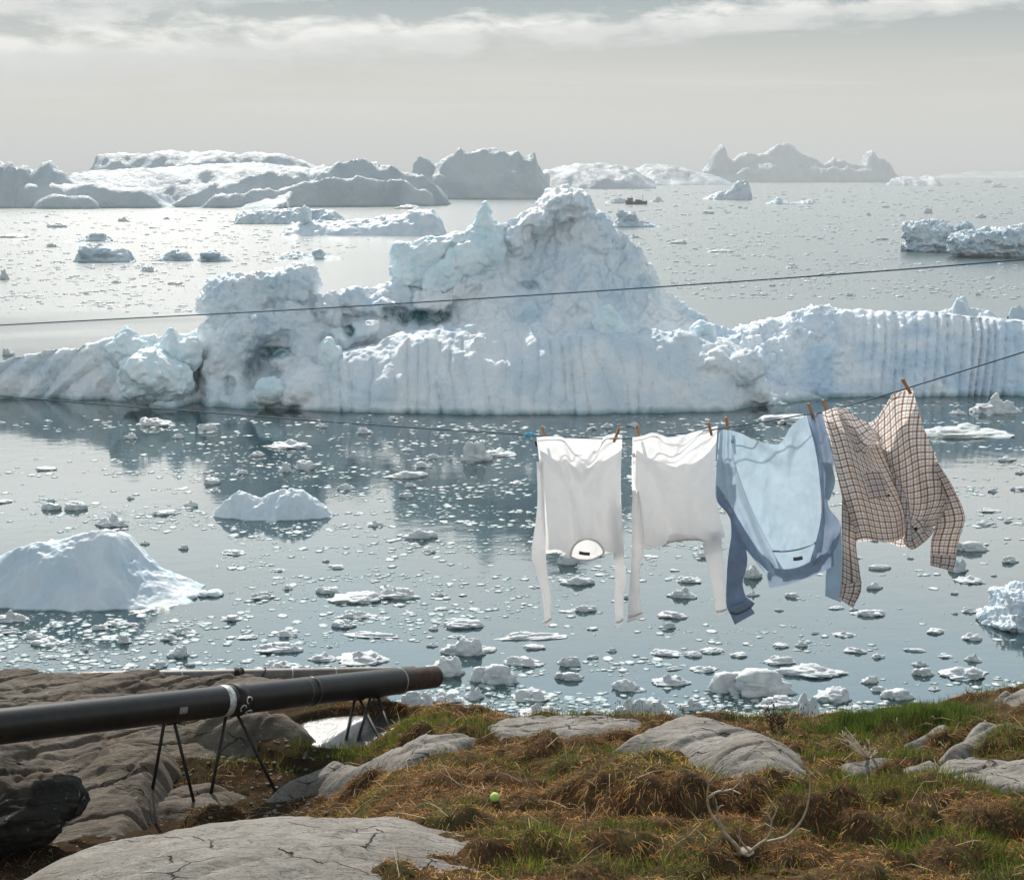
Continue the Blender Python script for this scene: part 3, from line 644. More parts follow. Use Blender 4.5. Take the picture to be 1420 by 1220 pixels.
def put_floe(cx, yb, w, h, label, group, k=None, rng=RNG, name='ice_floe', cat='ice floe'):
    """cx, yb = middle of the near edge of the floe, w,h = its size, all as seen from the camera"""
    c = W(cx, yb); s = math.hypot(c[1], CAMZ) / F; sd = CAMZ / math.hypot(c[1], CAMZ)
    wm = w * s; D = wm * rng.uniform(.4, .75); hp = h * s * 1.12
    if D * sd > hp * .62: D = hp * .62 / sd
    hz = max(hp - D * sd * .8, .10 * hp, .03)
    k = rng.integers(len(FLM)) if k is None else k
    V, Fc, base = FLM[k]
    if base is None:
        o = link_mesh(name, V, Fc, ICEB); FLM[k][2] = o.data
    else:
        o = bpy.data.objects.new(name, base); COL.objects.link(o)
    o.location = (c[0], c[1] + D / 2, 0); o.scale = (wm, D, hz)
    o.rotation_euler = (0, 0, rng.choice([0, math.pi]) + rng.uniform(-.2, .2))
    return tag(o, label, cat, group)
U = None
NAMED = [  # (cx, y of near edge, width, height, label or None)
 (1046, 968, 135, 46, 'largest lumpy ice floe, a jumbled white heap near the shore below the blue shirt'), (1130, 942, 105, 22, None), (1158, 976, 56, 27, 'rounded ice floe just right of the largest lumpy heap'),
 (1083, 985, 64, 22, 'smooth double ice floe lying in front of the largest lumpy heap'), (1122, 1003, 50, 42, 'pyramid shaped ice chunk right behind the shore grass'), (960, 986, 40, 19, None), (905, 998, 64, 34, 'crusty ice floe close behind the grass below the second white shirt'), (1058, 1006, 60, 24, None),
 (685, 950, 76, 32, 'thick white ice floe right of the open pipe end'), (657, 970, 30, 22, 'small upright ice chunk below the thick floe beside the pipe end'), (612, 940, 66, 32, 'ice floe partly behind the open pipe end'), (576, 982, 60, 26, None), (618, 975, 50, 17, None), (640, 994, 76, 16, 'long low ice floe near the shore, right below the pipe end'), (738, 975, 58, 24, 'ice floe with a rounded dark knob, left of the shore grass'), (750, 998, 74, 26, 'flat crumbly ice floe touching the shore skyline left of the grass'),
 (641, 873, 66, 16, 'narrow wedge of ice floating left of the first white sleeve'), (601, 874, 14, 7, None), (640, 910, 70, 28, 'big triangular ice floe above the open pipe end'), (672, 905, 34, 10, None), (735, 888, 108, 13, 'longest flat ice strip, lying under the first white shirt'), (741, 901, 34, 8, None), (726, 925, 58, 17, 'ice floe with a pointed left end, below the longest flat strip'), (791, 925, 32, 15, None), (789, 944, 46, 14, None),
 (581, 748, 52, 16, 'lone rounded ice floe in the dark blue reflection of the summit'), (490, 838, 88, 20, 'broken cluster of ice with many knobs, in open water'), (551, 832, 66, 18, 'knotty ice cluster to the right of the broken cluster'), (490, 858, 56, 13, None), (476, 872, 36, 14, None), (513, 885, 86, 10, 'thin pale ice strip above the near pipe'), (500, 924, 78, 27, 'crusty domed ice floe just above the near pipe'), (446, 918, 42, 15, None), (407, 905, 26, 10, None), (393, 934, 62, 20, 'rounded ice dome touching the grey pipe line'),
 (382, 907, 74, 18, 'low smooth ice floe left of the crusty domed floe'), (341, 887, 34, 8, None), (396, 884, 40, 12, None), (361, 832, 40, 12, None), (398, 818, 18, 8, None), (454, 824, 38, 11, None),
 (801, 812, 50, 15, 'ice floe seen between the sleeves of the first white shirt'), (812, 849, 42, 11, None), (787, 784, 30, 16, None), (868, 960, 40, 20, None), (875, 994, 52, 28, None),
 (959, 809, 42, 11, None), (948, 830, 46, 17, None), (935, 858, 44, 13, 'two lobed ice floe between the sleeves of the second white shirt'), (926, 872, 26, 10, None), (927, 911, 50, 12, None), (962, 912, 26, 10, None), (988, 907, 36, 10, None), (1026, 912, 26, 8, None), (1083, 922, 46, 14, 'ice floe below the collar of the blue shirt'), (931, 952, 60, 20, None), (979, 933, 42, 12, None), (1046, 803, 28, 20, None),
 (1100, 829, 24, 8, None), (1210, 856, 56, 13, None), (1173, 884, 36, 10, None), (1112, 897, 18, 9, None), (1189, 906, 34, 10, None), (1207, 948, 28, 12, None), (1248, 972, 52, 20, None), (1222, 960, 26, 10, None), (1200, 990, 30, 9, None), (1273, 1000, 36, 18, 'small rough ice chunk showing just above the green grass tuft'), (1347, 944, 74, 24, 'cluster of ice lumps between the checked sleeve and the right hand rock'), (1352, 918, 26, 13, None), (1314, 913, 24, 7, None), (1297, 958, 18, 8, None), (1277, 924, 26, 9, None), (1219, 913, 26, 8, None), (1270, 904, 36, 6, None),
 (1345, 850, 24, 9, None), (1350, 889, 30, 12, None), (1349, 810, 46, 14, None), (1332, 794, 32, 20, None), (1222, 790, 34, 8, None), (1347, 765, 60, 16, None), (1376, 711, 40, 6, None), (1369, 729, 30, 8, None),
 (69, 708, 30, 12, None), (102, 708, 34, 14, 'small grey ice floe left of the two humped iceberg'), (153, 731, 52, 20, 'flat ice lump above the top of the hill shaped iceberg'), (264, 703, 22, 9, None), (225, 715, 38, 8, None), (180, 692, 15, 5, None), (292, 672, 26, 10, None), (322, 770, 36, 9, None), (253, 762, 16, 8, None), (200, 755, 14, 6, None),
 (155, 869, 28, 10, None), (137, 874, 27, 9, None), (171, 893, 21, 15, 'pointed little ice lump in the reflection of the hill shaped iceberg'), (46, 887, 32, 12, None), (62, 899, 50, 17, 'layered ice floe in the reflection of the hill shaped iceberg'), (69, 914, 26, 6, None), (70, 870, 20, 9, None), (116, 903, 15, 6, None), (12, 864, 52, 20, 'white ice lump in front of the left edge iceberg'),
 (252, 880, 40, 14, None), (234, 889, 28, 11, None), (243, 913, 34, 20, None), (217, 926, 28, 12, None),
 (213, 592, 60, 14, None), (287, 597, 32, 10, None), (180, 609, 26, 9, None), (398, 623, 70, 15, 'broad white ice floe in the dark reflection below the left tower'), (246, 608, 18, 7, None), (60, 653, 34, 6, None), (394, 655, 22, 15, None), (421, 652, 30, 14, None), (335, 658, 20, 7, None), (356, 633, 22, 8, None),
 (545, 582, 16, 5, None), (506, 602, 26, 10, None), (661, 640, 46, 30, 'bright ragged ice lump in the slush just left of the first white shirt'), (690, 634, 60, 14, None), (585, 649, 36, 10, None), (562, 664, 62, 13, 'long ice floe in the slushy water left of the white shirts'), (842, 594, 20, 8, None), (879, 592, 24, 7, None), (821, 596, 18, 5, None),
 (1388, 575, 74, 30, 'spiky white ice mound floating in front of the fluted wall'), (1330, 575, 26, 8, None), (1345, 609, 160, 24, 'wide flat ice floe with a crusty top, right of the checked shirt'), (1110, 590, 120, 18, 'flat ice floe behind the blue shirt and the pegs'), (1240, 612, 40, 10, None), (1400, 640, 30, 8, None),
 (120, 352, 10, 4, None), (880, 330, 18, 5, None), (862, 336, 20, 5, None), (1000, 350, 40, 4, None), (1288, 296, 14, 7, None), (1362, 302, 16, 6, None), (1230, 288, 12, 4, None), (1205, 299, 10, 4, None), (1385, 260, 24, 6, None), (1370, 254, 16, 5, None), (5, 388, 14, 14, 'small blue ice lump at the left edge above the upper rope'), (10, 493, 20, 10, None), (565, 290, 40, 6, None), (75, 316, 30, 7, None), (15, 330, 40, 6, None), (160, 393, 14, 4, None), (70, 343, 14, 6, None), (205, 377, 26, 8, None), (240, 395, 30, 5, None), (940, 338, 30, 5, None), (1100, 372, 20, 4, None), (1180, 410, 16, 4, None), (1060, 408, 14, 3, None), (1225, 333, 20, 4, None)]
def region(cx, yb):
    if yb < 300: return 'tiny dark ice fragment far off on the pale sheltered sea', 'far specks of ice near the horizon'
    if yb < 575:
        return ('small dark ice fragment on the pale water left of the summit', 'small floes behind the big iceberg, left') if cx < 600 else ('small dark ice fragment on the pale water right of the summit', 'small floes behind the big iceberg, right')
    if yb < 730:
        if cx < 440: return 'small flat floe drifting in the mirrored water below the left tower', 'floes in the left part of the reflection'
        if cx < 760: return 'small flat floe in the dark mirrored water left of the shirts', 'floes in the reflection of the summit'
        if cx < 1160: return 'small white floe seen behind or between the hanging shirts', 'floes behind the hanging clothes'
        return 'small white floe in the bright water right of the checked shirt', 'floes right of the checked shirt'
    if cx < 330: return 'small white floe around the hill shaped iceberg', 'floes around the hill shaped iceberg'
    if cx < 740: return 'small white floe in open blue water between the pipe and the shirts', 'floes between the pipe and the shirts'
    if cx < 1050: return 'small white floe in blue water below the white shirts', 'floes below the white shirts'
    return 'small white floe in blue water below the blue and checked shirts', 'floes below the blue and checked shirts'
BLOCK = [(-60, 318, 738, 850), (296, 462, 676, 724), (1358, 1500, 800, 886), (380, 625, 285, 330), (1245, 1450, 308, 362), (100, 195, 338, 366), (325, 480, 286, 312)]
def blocked(x, y):
    if 435 < y < 576 and x < 1160: return True
    if 415 < y < 556 and x > 950: return True
    if y < 292 and x < 770: return True
    if y < 262 and x < 1310: return True
    if x < 1020 and y < 576:
        top = np.interp(x, [0, 120, 270, 300, 440, 540, 640, 740, 790, 830, 940, 1000, 1020], [495, 470, 460, 380, 370, 340, 280, 265, 258, 285, 410, 445, 460])
        if y > top - 8: return True
    for a, b, c, d in BLOCK:
        if a < x < b and c < y < d: return True
    return False
def build_floes():
    n = 0
    for i, (cx, yb, w, h, lab) in enumerate(NAMED):
        if lab: put_floe(cx, yb, w, h, lab, 'ice floes', k=[3, 4, 8, 9, 2, 7, 13, 14][i % 8] if w > 45 else None)
        else: l, g = region(cx, yb); put_floe(cx, yb, w, h, l, g, k=[3, 4, 8, 9, 2, 7, 13, 14][i % 8] if w > 45 else None)
        n += 1
    spots = [(a, b, c) for a, b, c, _, _ in NAMED]
    r = np.random.default_rng(5)
    while n < 296:
        z = r.random()
        if z < .78: y = 585 + 415 * r.random() ** .9; x = r.uniform(-20, 1440)
        elif z < .9: y = r.uniform(300, 540); x = r.uniform(-20, 1440)
        else: y = r.uniform(258, 300); x = r.uniform(760, 1440)
        if blocked(x, y) or (y > 930 and x < 580): continue
        w = (10 + 20 * r.random() ** 2) * (.55 + .7 * (y - 240) / 760) ; h = w * r.uniform(.2, .42)
        if any(abs(x - a) < (c + w) * .5 and abs(y - b) < 9 for a, b, c in spots): continue
        spots.append((x, y, w)); l, g = region(x, y); put_floe(x, y, w, h, l, g, rng=r); n += 1
    # brash: countless crumbs
    protos = []
    for i in range(8):
        V, Fc = ICO[1 if i < 5 else 2]; d = 1 + .5 * noise(V * 1.6 + i * 9.1, i); V = V * d[:, None]
        V = V * [.5, .5, 1]; V[:, 2] = np.maximum(V[:, 2] + .1, -.3); protos.append((V, Fc))
    r = np.random.default_rng(8)
    N = 90000
    x = r.uniform(-220, 1640, N); y = 250 + 775 * r.random(N)
    wpt = np.stack([W(a, b) for a, b in zip(x, y)])
    cl = fbm(wpt * [.03, .07, 0], 3, 4) * 1.5 + fbm(wpt * [.12, .36, 0], 3, 7) * 1.6 + noise(wpt * [.01, .012, 0], 4) * .4
    dens = np.interp(y, [250, 300, 380, 440, 540, 575, 600, 700, 760, 850, 1020], [.8, 1.0, 1.9, 2.3, 2.2, .9, 1.1, .75, .42, .36, .45])
    dens *= np.where((y > 585) & (y < 790), np.interp(x, [0, 120, 300, 440, 560, 900, 1150, 1300], [.4, .55, 1.1, 1.4, 2.8, 2.8, 1.6, .8]), 1)
    keep = r.random(N) < np.clip(dens * 1.0 * np.clip(.28 + 1.9 * cl, .03, 3.0), 0, 1)
    keep &= ~np.array([blocked(a, b) for a, b in zip(x, y)])
    idx = np.where(keep)[0]; Vs = {3: []}; verts = []; faces = []; o = 0
    pk = r.integers(0, 8, len(idx))
    wp = np.where(y[idx] > 560, 1.7 + 9 * r.random(len(idx)) ** 3.4, 1.5 + 7 * r.random(len(idx)) ** 2.6) * np.interp(y[idx], [250, 560, 1000], [.85, 1.0, 1.7])
    for j, k, w in zip(idx, pk, wp):
        V, Fc = protos[k]; c = wpt[j]; s = math.hypot(c[1], CAMZ) / F; wm = w * s
        a = r.uniform(-.4, .4) + (math.pi if r.random() < .5 else 0); ca, sa = math.cos(a), math.sin(a)
        D = wm * r.uniform(.6, 1.3); hz = wm * r.uniform(.02, .09)
        if y[j] < 560: hz = wm * r.uniform(.10, .26); wm *= 1.35; D = wm * .7
        X = V[:, 0] * wm; Yy = V[:, 1] * D
        verts.append(np.stack([X * ca - Yy * sa + c[0], X * sa + Yy * ca + c[1], V[:, 2] * hz], 1)); faces.append(Fc + o); o += len(V)
    ob = link_mesh('brash_ice', np.concatenate(verts), np.concatenate(faces), ICEB)
    tag(ob, 'countless crumbs of broken ice strewn over the sea', 'brash ice', kind='stuff')
build_floes()

# ------------------------------------------------------------------ the shore
Z0 = CAMZ
def edgeY(X): return np.interp(X, [-9, -5.5, -3.2, -2.2, -1.5, -.9, 0, 4, 6.5, 9], [15.0, 14.9, 14.8, 14.6, 14.25, 13.4, 12.75, 12.6, 12.8, 13])
POND = None
def G0(X, Y):
    """smooth lie of the land"""
    z = Z0 - 4.6 - .2 * (np.maximum(Y, -2) - 10) - .70 * sstep(-.6, -1.9, X) * sstep(7.4, 9.4, Y) * (1 - .85 * sstep(11.8, 14.2, Y))
    z = z + .42 * np.exp(-((X - 4.9) / .95) ** 2 - ((Y - 12.2) / .9) ** 2)
    e = edgeY(X); d = np.maximum(Y - e, 0)
    return z - 1.15 * d * d / (d + .35) - .0 * X
def hit(px, py, f=G0):
    x, y, z = ray(px, py); lo, hi = 7.0, 19.0
    Ys = np.linspace(lo, hi, 400); s = Ys / y
    below = (Z0 + z * s) <= f(x * s, Ys)
    i = int(np.argmax(below)) if below.any() else 399
    return np.array([x * s[i], Ys[i], float(f(np.array([x * s[i]]), Ys[i:i + 1])[0])])
HUM = [(905, 1118, .62, .27), (1010, 1120, .42, .20), (840, 1110, .45, .22), (1140, 1150, .42, .26), (1190, 1165, .3, .16), (740, 1060, .34, .18), (800, 1075, .4, .12), (1075, 1112, .3, .2), (870, 1185, .32, .13), (980, 1195, .34, .13), (760, 1190, .3, .12), (1300, 1120, .5, .14), (1250, 1170, .35, .14), (1390, 1150, .4, .14),
       (560, 1045, .28, .10), (660, 1030, .3, .10), (500, 1100, .3, .10), (1240, 1015, .4, .10), (1380, 1040, .35, .14), (1290, 1035, .22, .1), (700, 1190, .25, .1), (1330, 1200, .3, .12), (620, 1150, .25, .09), (160, 1160, .3, .12), (60, 1180, .35, .12), (300, 1140, .3, .08)]
HUMW = [(*hit(a, b)[:2], r, h) for a, b, r, h in HUM]
def G(X, Y, rough=True):
    """land with its tussocks"""
    sh = np.shape(X); X = np.ravel(X).astype(float); Y = np.ravel(Y).astype(float)
    z = G0(X, Y)
    p = np.stack([X, Y, 0 * X], 1)
    Xw = X + .10 * noise(p * 3.1, 70); Yw_ = Y + .10 * noise(p * 3.1, 71)
    hm = np.zeros_like(z)
    for cx, cy, r, h in HUMW:
        d = np.hypot(Xw - cx, (Yw_ - cy) * 1.25) / r
        hm = np.maximum(hm, h * np.clip(1.15 * (1 - d ** 2.6), 0, 1))
    w, rid = worley(Xw, Yw_ * 1.2, .40, 5); land = (Y > 7.2) & (Y < edgeY(X) + 1)
    veg = .35 + .65 * sstep(-2.2, -.8, X)
    ir = np.ones_like(z)
    for poly in ROCKS:
        pa = np.array(poly); k = (X > pa[:, 0].min() - .1) & (X < pa[:, 0].max() + .1) & (Y > pa[:, 1].min() - .1) & (Y < pa[:, 1].max() + .1)
        if k.any(): ir[k] = np.minimum(ir[k], sstep(.12, -.06, poly_dist(X[k], Y[k], poly)))
    z = z + (hm - .05 * (1 - ir)) * np.where(hm > 0, ir, 1) + ir * land * veg * (.02 + .085 * rid) * np.clip(1 - (w * 1.55) ** 2.2, 0, 1)
    w2, rid2 = worley(Xw, Yw_, .15, 6); z = z + ir * land * .022 * np.clip(1 - (w2 * 1.6) ** 2, 0, 1)
    z = z + (.3 + .7 * ir) * .035 * fbm(p * 1.3, 4, 72) + .010 * noise(p * 14, 73)
    # level bed of the pool
    d = np.hypot((X + 1.60) / .62, (Y - 13.38) / .46); z = np.where((d < 1.6) & (Y < edgeY(X)), np.maximum(z, PZ + .0 + .05 * sstep(1.6, 1.2, d)), z); z = np.where(d < 1.2, z * (1 - sstep(1.2, .95, d)) + (PZ - .08) * sstep(1.2, .95, d), z)
    return z.reshape(sh)
PZ = float(G0(np.array([-1.60]), np.array([13.38]))[0]) - .02

def rock_mat(name, base=(.20, .183, .16), dark=(.09, .078, .066), light=(.275, .255, .23), lichen=.5):
    m, nt, out = M(name); N = NT(nt); pos = N.n('ShaderNodeNewGeometry').outputs['Position']
    a = N.noise(pos, 2.2, 6, .6, .4); b = N.noise(N.scale(pos, (1.2, 9, 3), (0, 0, math.radians(28))), 2.4, 6, .6, .6)
    col = N.mix(N.ramp(a, [(.36, 0), (.62, 1)]), base, light)
    col = N.mix(N.math('MULTIPLY', N.ramp(b, [(.50, 0), (.66, 1)]), .26), col, dark)
    sp = N.noise(pos, 34, 5, .75); col = N.mix(N.math('MULTIPLY', N.ramp(sp, [(.54, 0), (.64, 1)]), lichen * 1.3), col, (.07, .062, .055))
    l2 = N.noise(pos, 6.5, 5, .7, .5); col = N.mix(N.math('MULTIPLY', N.ramp(l2, [(.56, 0), (.63, 1)]), .55 * lichen), col, (.06, .053, .045)); l3 = N.noise(pos, 9, 4, .7, 1.0); col = N.mix(N.math('MULTIPLY', N.ramp(l3, [(.62, 0), (.68, 1)]), .35), col, (.36, .35, .30))
    st = N.noise(pos, .9, 5, .65, .8); col = N.mix(N.math('MULTIPLY', N.ramp(st, [(.52, 0), (.66, 1)]), .45), col, (.15, .12, .09))
    cr = N.n('ShaderNodeTexVoronoi', feature='DISTANCE_TO_EDGE'); cr.inputs['Scale'].default_value = 1.5
    wn = N.n('ShaderNodeVectorMath', operation='ADD'); N.link(N.scale(pos, (.7, 2.8, 1.0), (0, 0, math.radians(30))), wn.inputs[0]); wsc = N.n('ShaderNodeVectorMath', operation='SCALE'); wsc.inputs['Scale'].default_value = .22; N.link(N.noise(pos, 3.5, 4, .6, out=1), wsc.inputs[0]); N.link(wsc.outputs[0], wn.inputs[1]); N.link(wn.outputs[0], cr.inputs['Vector'])
    ck = N.ramp(cr.outputs['Distance'], [(0, 1), (.012, .0)])
    gate = N.ramp(N.noise(pos, 1.7, 3), [(.45, 0), (.55, 1)]); ck = N.math('MULTIPLY', ck, gate)
    col = N.mix(N.math('MULTIPLY', ck, .85), col, (.035, .03, .025))
    h = N.math('SUBTRACT', N.math('ADD', N.math('MULTIPLY', b, .4), N.math('MULTIPLY', N.noise(pos, 11, 8, .7), .6)), N.math('MULTIPLY', ck, .8))
    n1 = N.bump(h, 1.0, .045); n2 = N.bump(N.noise(pos, 90, 3, .6), .5, .004, n1)
    N.bsdf(out, Base_Color=col, Roughness=.85, Normal=n2, Specular_IOR_Level=.12)
    return m
ROCK = rock_mat('gneiss'); ROCKD = rock_mat('brown_gneiss', base=(.085, .068, .052), light=(.145, .122, .098), dark=(.032, .026, .02), lichen=.6); ROCKB = rock_mat('shade_black_rock', base=(.018, .016, .014), light=(.03, .026, .022), dark=(.01, .009, .008), lichen=.3)  # ROCKB: deep shadow at the far left put into the rock colour

ROCKS = []   # polygons in plan, to keep the grass off
def poly_dist(X, Y, poly):
    """signed distance, positive inside"""
    ins = np.zeros(X.shape, bool); dm = np.full(X.shape, 1e9)
    n = len(poly)
    for i in range(n):
        x1, y1 = poly[i]; x2, y2 = poly[(i + 1) % n]
        c = ((y1 > Y) != (y2 > Y)) & (X < (x2 - x1) * (Y - y1) / (y2 - y1 + 1e-12) + x1); ins ^= c
        dx, dy = x2 - x1, y2 - y1; t = np.clip(((X - x1) * dx + (Y - y1) * dy) / (dx * dx + dy * dy + 1e-12), 0, 1)
        dm = np.minimum(dm, np.hypot(X - x1 - t * dx, Y - y1 - t * dy))
    return np.where(ins, dm, -dm)
def strata(X, Y, Z, s, amp=1.0):
    a = math.radians(28); u = X * math.cos(a) + Y * math.sin(a); v = -X * math.sin(a) + Y * math.cos(a)
    p = np.stack([u * .9, v * 5.5, Z * 4], 1)
    return amp * (.007 * fbm(p, 3, s) + .014 * (ridged(np.stack([u * 1.8, v * 2.6, Z * 3], 1), 4, s + 33, .6) - .9) + .02 * facet(np.stack([u * .8, v * 1.5, Z * 0], 1), .55, s + 41) + .045 * fbm(np.stack([X, Y, Z], 1) * 1.3, 2, s + 5) + .016 * np.clip(.5 + noise(p * .8, s + 44), 0, 1) * (sstep(.45, .50, np.mod(v * 1.7 + 1.1 * noise(np.stack([u * .5, v * .6, 0 * u], 1), s + 21), 1)) - np.mod(v * 1.7 + 1.1 * noise(np.stack([u * .5, v * .6, 0 * u], 1), s + 21), 1)) - .045 * np.clip(1 - np.abs(noise(np.stack([u * .55, v * 2.2, 0 * u], 1), s + 9)) * 14, 0, 1) - .02 * np.clip(1 - np.abs(noise(np.stack([u * 1.6, v * 1.0, 0 * u], 1), s + 11)) * 18, 0, 1))
def rock_patch(label, pix, H, wide, seed, mat=ROCK, name='rock_outcrop', cat='rock'):
    poly = [tuple(hit(a, b)[:2]) for a, b in pix]; ROCKS.append(poly)
    pa = np.array(poly); (x0, y0), (x1, y1) = pa.min(0) - .3, pa.max(0) + .3; res = .018
    xs = np.arange(x0, x1, res); ys = np.arange(y0, y1, res); X, Y = np.meshgrid(xs, ys); X = X.ravel(); Y = Y.ravel()
    p = np.stack([X, Y, 0 * X], 1)
    d = poly_dist(X + .07 * noise(p * 2.4, seed), Y + .06 * noise(p * 3.0, seed + 1), poly)
    h = np.where(d > 0, H * (1 - (1 - np.clip(d / wide, 0, 1)) ** 2.2), d * .9)
    base = G0(X, Y)
    Z = base + .02 + h + strata(X, Y, 0 * X, seed) * (.5 + .5 * np.clip(d / .2, 0, 1))
    V = np.stack([X, Y, Z], 1); Fc = grid_faces(len(xs), len(ys)); k = d[Fc].max(1) > -.22; Fc = Fc[k]
    used = np.unique(Fc); rm = -np.ones(len(V), int); rm[used] = np.arange(len(used))
    return tag(link_mesh(name, V[used], rm[Fc], mat), label, cat)
def rock_ridge(label, crest, Yc, Lf, Lb, seed, mat=ROCKD, a=1.6, b=1.5, amp=1.25, bury=.15):
    Ys = np.interp([c[0] for c in crest], *np.array(Yc).T)
    c = np.array([P(q[0], q[1], yy) for q, yy in zip(crest, Ys)]); res = .02
    ROCKS.append([(c[0, 0], c[0, 1] - Lf * .8)] + [(q[0], q[1] + .1) for q in c] + [(c[-1, 0], c[-1, 1] - Lf * .8)])
    xs = np.arange(c[0, 0], c[-1, 0], res); ys = np.arange(c[:, 1].min() - Lf * 1.15, c[:, 1].max() + Lb * 1.2, res); X, Y = np.meshgrid(xs, ys); X = X.ravel(); Y = Y.ravel()
    p = np.stack([X, Y, 0 * X], 1); Xw = X + .12 * noise(p * 1.8, seed); Yv = Y + .15 * noise(p * 1.5, seed + 2)
    Zc = np.interp(Xw, c[:, 0], c[:, 2]); YY = np.interp(Xw, c[:, 0], c[:, 1]); g = G0(X, np.minimum(Y, edgeY(X)))
    t = YY - Yv; up = np.maximum(Zc - g, .0) + bury
    h = np.where(t > 0, up * (1 - np.clip(t / Lf, 0, 1.3) ** a), up * (1 - np.clip(-t / Lb, 0, 1.3) ** b)) - bury
    ends = np.minimum(sstep(c[0, 0], c[0, 0] + .5, X), sstep(c[-1, 0], c[-1, 0] - .5, X)); h = h - (1 - ends) * (up + .4)
    Z = g + h; Z = np.where(t < 0, np.minimum(Z, Zc + .02 - 1.1 * np.maximum(-t, 0) ** 1.4), Z) + strata(X, Y, 0 * X, seed, amp)
    V = np.stack([X, Y, Z], 1); Fc = grid_faces(len(xs), len(ys)); k = (h[Fc].max(1) > -.35); Fc = Fc[k]
    used = np.unique(Fc); rm = -np.ones(len(V), int); rm[used] = np.arange(len(used))
    return tag(link_mesh('rock_outcrop', V[used], rm[Fc], mat), label, 'rock')
def build_shore():
    rock_patch('narrow rock strip rising from the pipe leg to the upper right', [(372, 1112), (415, 1088), (470, 1064), (560, 1046), (640, 1030), (668, 1034), (610, 1056), (560, 1072), (500, 1088), (430, 1104)], .10, .16, 3)
    rock_patch('flat grey slab on the skyline right of the pipe', [(655, 1024), (690, 1008), (740, 1003), (830, 1003), (896, 1008), (872, 1022), (800, 1030), (750, 1026), (700, 1034)], .07, .15, 4)
    rock_patch('largest pale rock slab, a cracked dome behind the antlers', [(840, 1050), (878, 1030), (915, 1014), (965, 1012), (1010, 1018), (1060, 1034), (1108, 1054), (1126, 1082), (1080, 1092), (1030, 1088), (985, 1078), (950, 1058), (900, 1052)], .17, .38, 5)
    rock_patch('small pale slab at the foot of the standing right antler', [(1075, 1118), (1110, 1110), (1190, 1112), (1186, 1126), (1135, 1131), (1105, 1142), (1082, 1138)], .05, .12, 6)
    rock_patch('little light rock below the bleached twigs', [(1156, 1074), (1190, 1066), (1234, 1057), (1228, 1072), (1184, 1082)], .05, .10, 7)
    rock_patch('little light rock between the twigs and the large right slab', [(1246, 1074), (1280, 1063), (1302, 1063), (1300, 1076), (1262, 1084)], .05, .10, 8)
    rock_patch('wide pale slab at the right edge, lowest of the right hand rocks', [(1292, 1098), (1302, 1066), (1340, 1060), (1400, 1066), (1480, 1070), (1480, 1116), (1380, 1108), (1330, 1106)], .09, .16, 9)
    rock_patch('slanting pale rock tongue left of the right hand knoll', [(1246, 1044), (1285, 1022), (1312, 1008), (1318, 1022), (1275, 1044)], .07, .12, 10)
    rock_patch('pale rock shelf below the right hand knoll', [(1304, 1060), (1326, 1034), (1352, 1012), (1400, 1010), (1420, 1016), (1380, 1034), (1345, 1054)], .09, .14, 12)
    rock_ridge('craggy knoll of rock on the skyline at the right edge', [(1310, 1012), (1330, 1000), (1350, 988), (1372, 977), (1400, 968), (1430, 958), (1500, 945), (1580, 960)], [(1310, 12.4), (1580, 12.4)], .75, .8, 13, ROCK, amp=1.0)
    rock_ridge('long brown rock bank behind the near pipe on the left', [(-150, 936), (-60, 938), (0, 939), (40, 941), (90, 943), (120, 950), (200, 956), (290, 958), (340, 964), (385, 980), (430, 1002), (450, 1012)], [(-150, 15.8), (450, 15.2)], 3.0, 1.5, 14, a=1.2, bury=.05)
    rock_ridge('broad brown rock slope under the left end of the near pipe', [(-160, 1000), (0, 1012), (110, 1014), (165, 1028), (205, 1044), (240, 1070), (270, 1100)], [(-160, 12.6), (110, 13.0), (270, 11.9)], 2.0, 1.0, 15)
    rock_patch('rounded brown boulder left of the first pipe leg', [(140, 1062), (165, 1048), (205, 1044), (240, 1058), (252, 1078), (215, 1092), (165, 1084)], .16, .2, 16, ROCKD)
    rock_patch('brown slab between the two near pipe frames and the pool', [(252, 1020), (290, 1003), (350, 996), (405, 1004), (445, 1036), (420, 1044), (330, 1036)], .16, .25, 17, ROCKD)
    rock_ridge('dark wedge of rock beyond the pool, under the pipe end', [(375, 990), (410, 978), (460, 970), (510, 974), (545, 988), (580, 1006)], [(375, 14.9), (580, 14.4)], .55, .8, 18, ROCKD, amp=.7)
    rock_patch('low brown slab at the feet of the near pipe frame', [(190, 1120), (215, 1100), (290, 1092), (345, 1108), (300, 1128), (230, 1130)], .06, .14, 19, ROCKD)
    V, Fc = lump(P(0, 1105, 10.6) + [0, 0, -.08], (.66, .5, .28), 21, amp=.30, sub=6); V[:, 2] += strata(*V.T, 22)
    tag(link_mesh('boulder', V, Fc, ROCKB), 'black shadowed boulder low at the left edge', 'rock')  # black stands for the deep shadow here, put into the rock colour
    V, Fc = lump((0, 0, 0), (1, 1, 1), 24, amp=.05, sub=6); V = V / np.linalg.norm(V, axis=1)[:, None] * (1 + .035 * fbm(V * 1.5, 3, 8))[:, None]
    V = V * [2.25, 1.60, .80] + [-1.38, 7.78, Z0 - 4.86]; V[:, 2] += strata(*V.T, 25, .8)
    tag(link_mesh('rock_outcrop', V, Fc, ROCK), 'big smooth rock dome along the bottom left of the picture', 'rock')
    # the ground itself
    def axis(a, b, res, A, B, k):
        f = np.arange(a, b, res); lo = a - np.cumsum(res * 1.25 ** np.arange(1, k)); hi = b + np.cumsum(res * 1.25 ** np.arange(0, k))
        return np.concatenate([lo[lo > A][::-1], f, hi[hi < B]])
    xs = axis(-6.4, 6.6, .03, -60, 60, 34); ys = axis(7.2, 17.5, .03, -25, 60, 34)
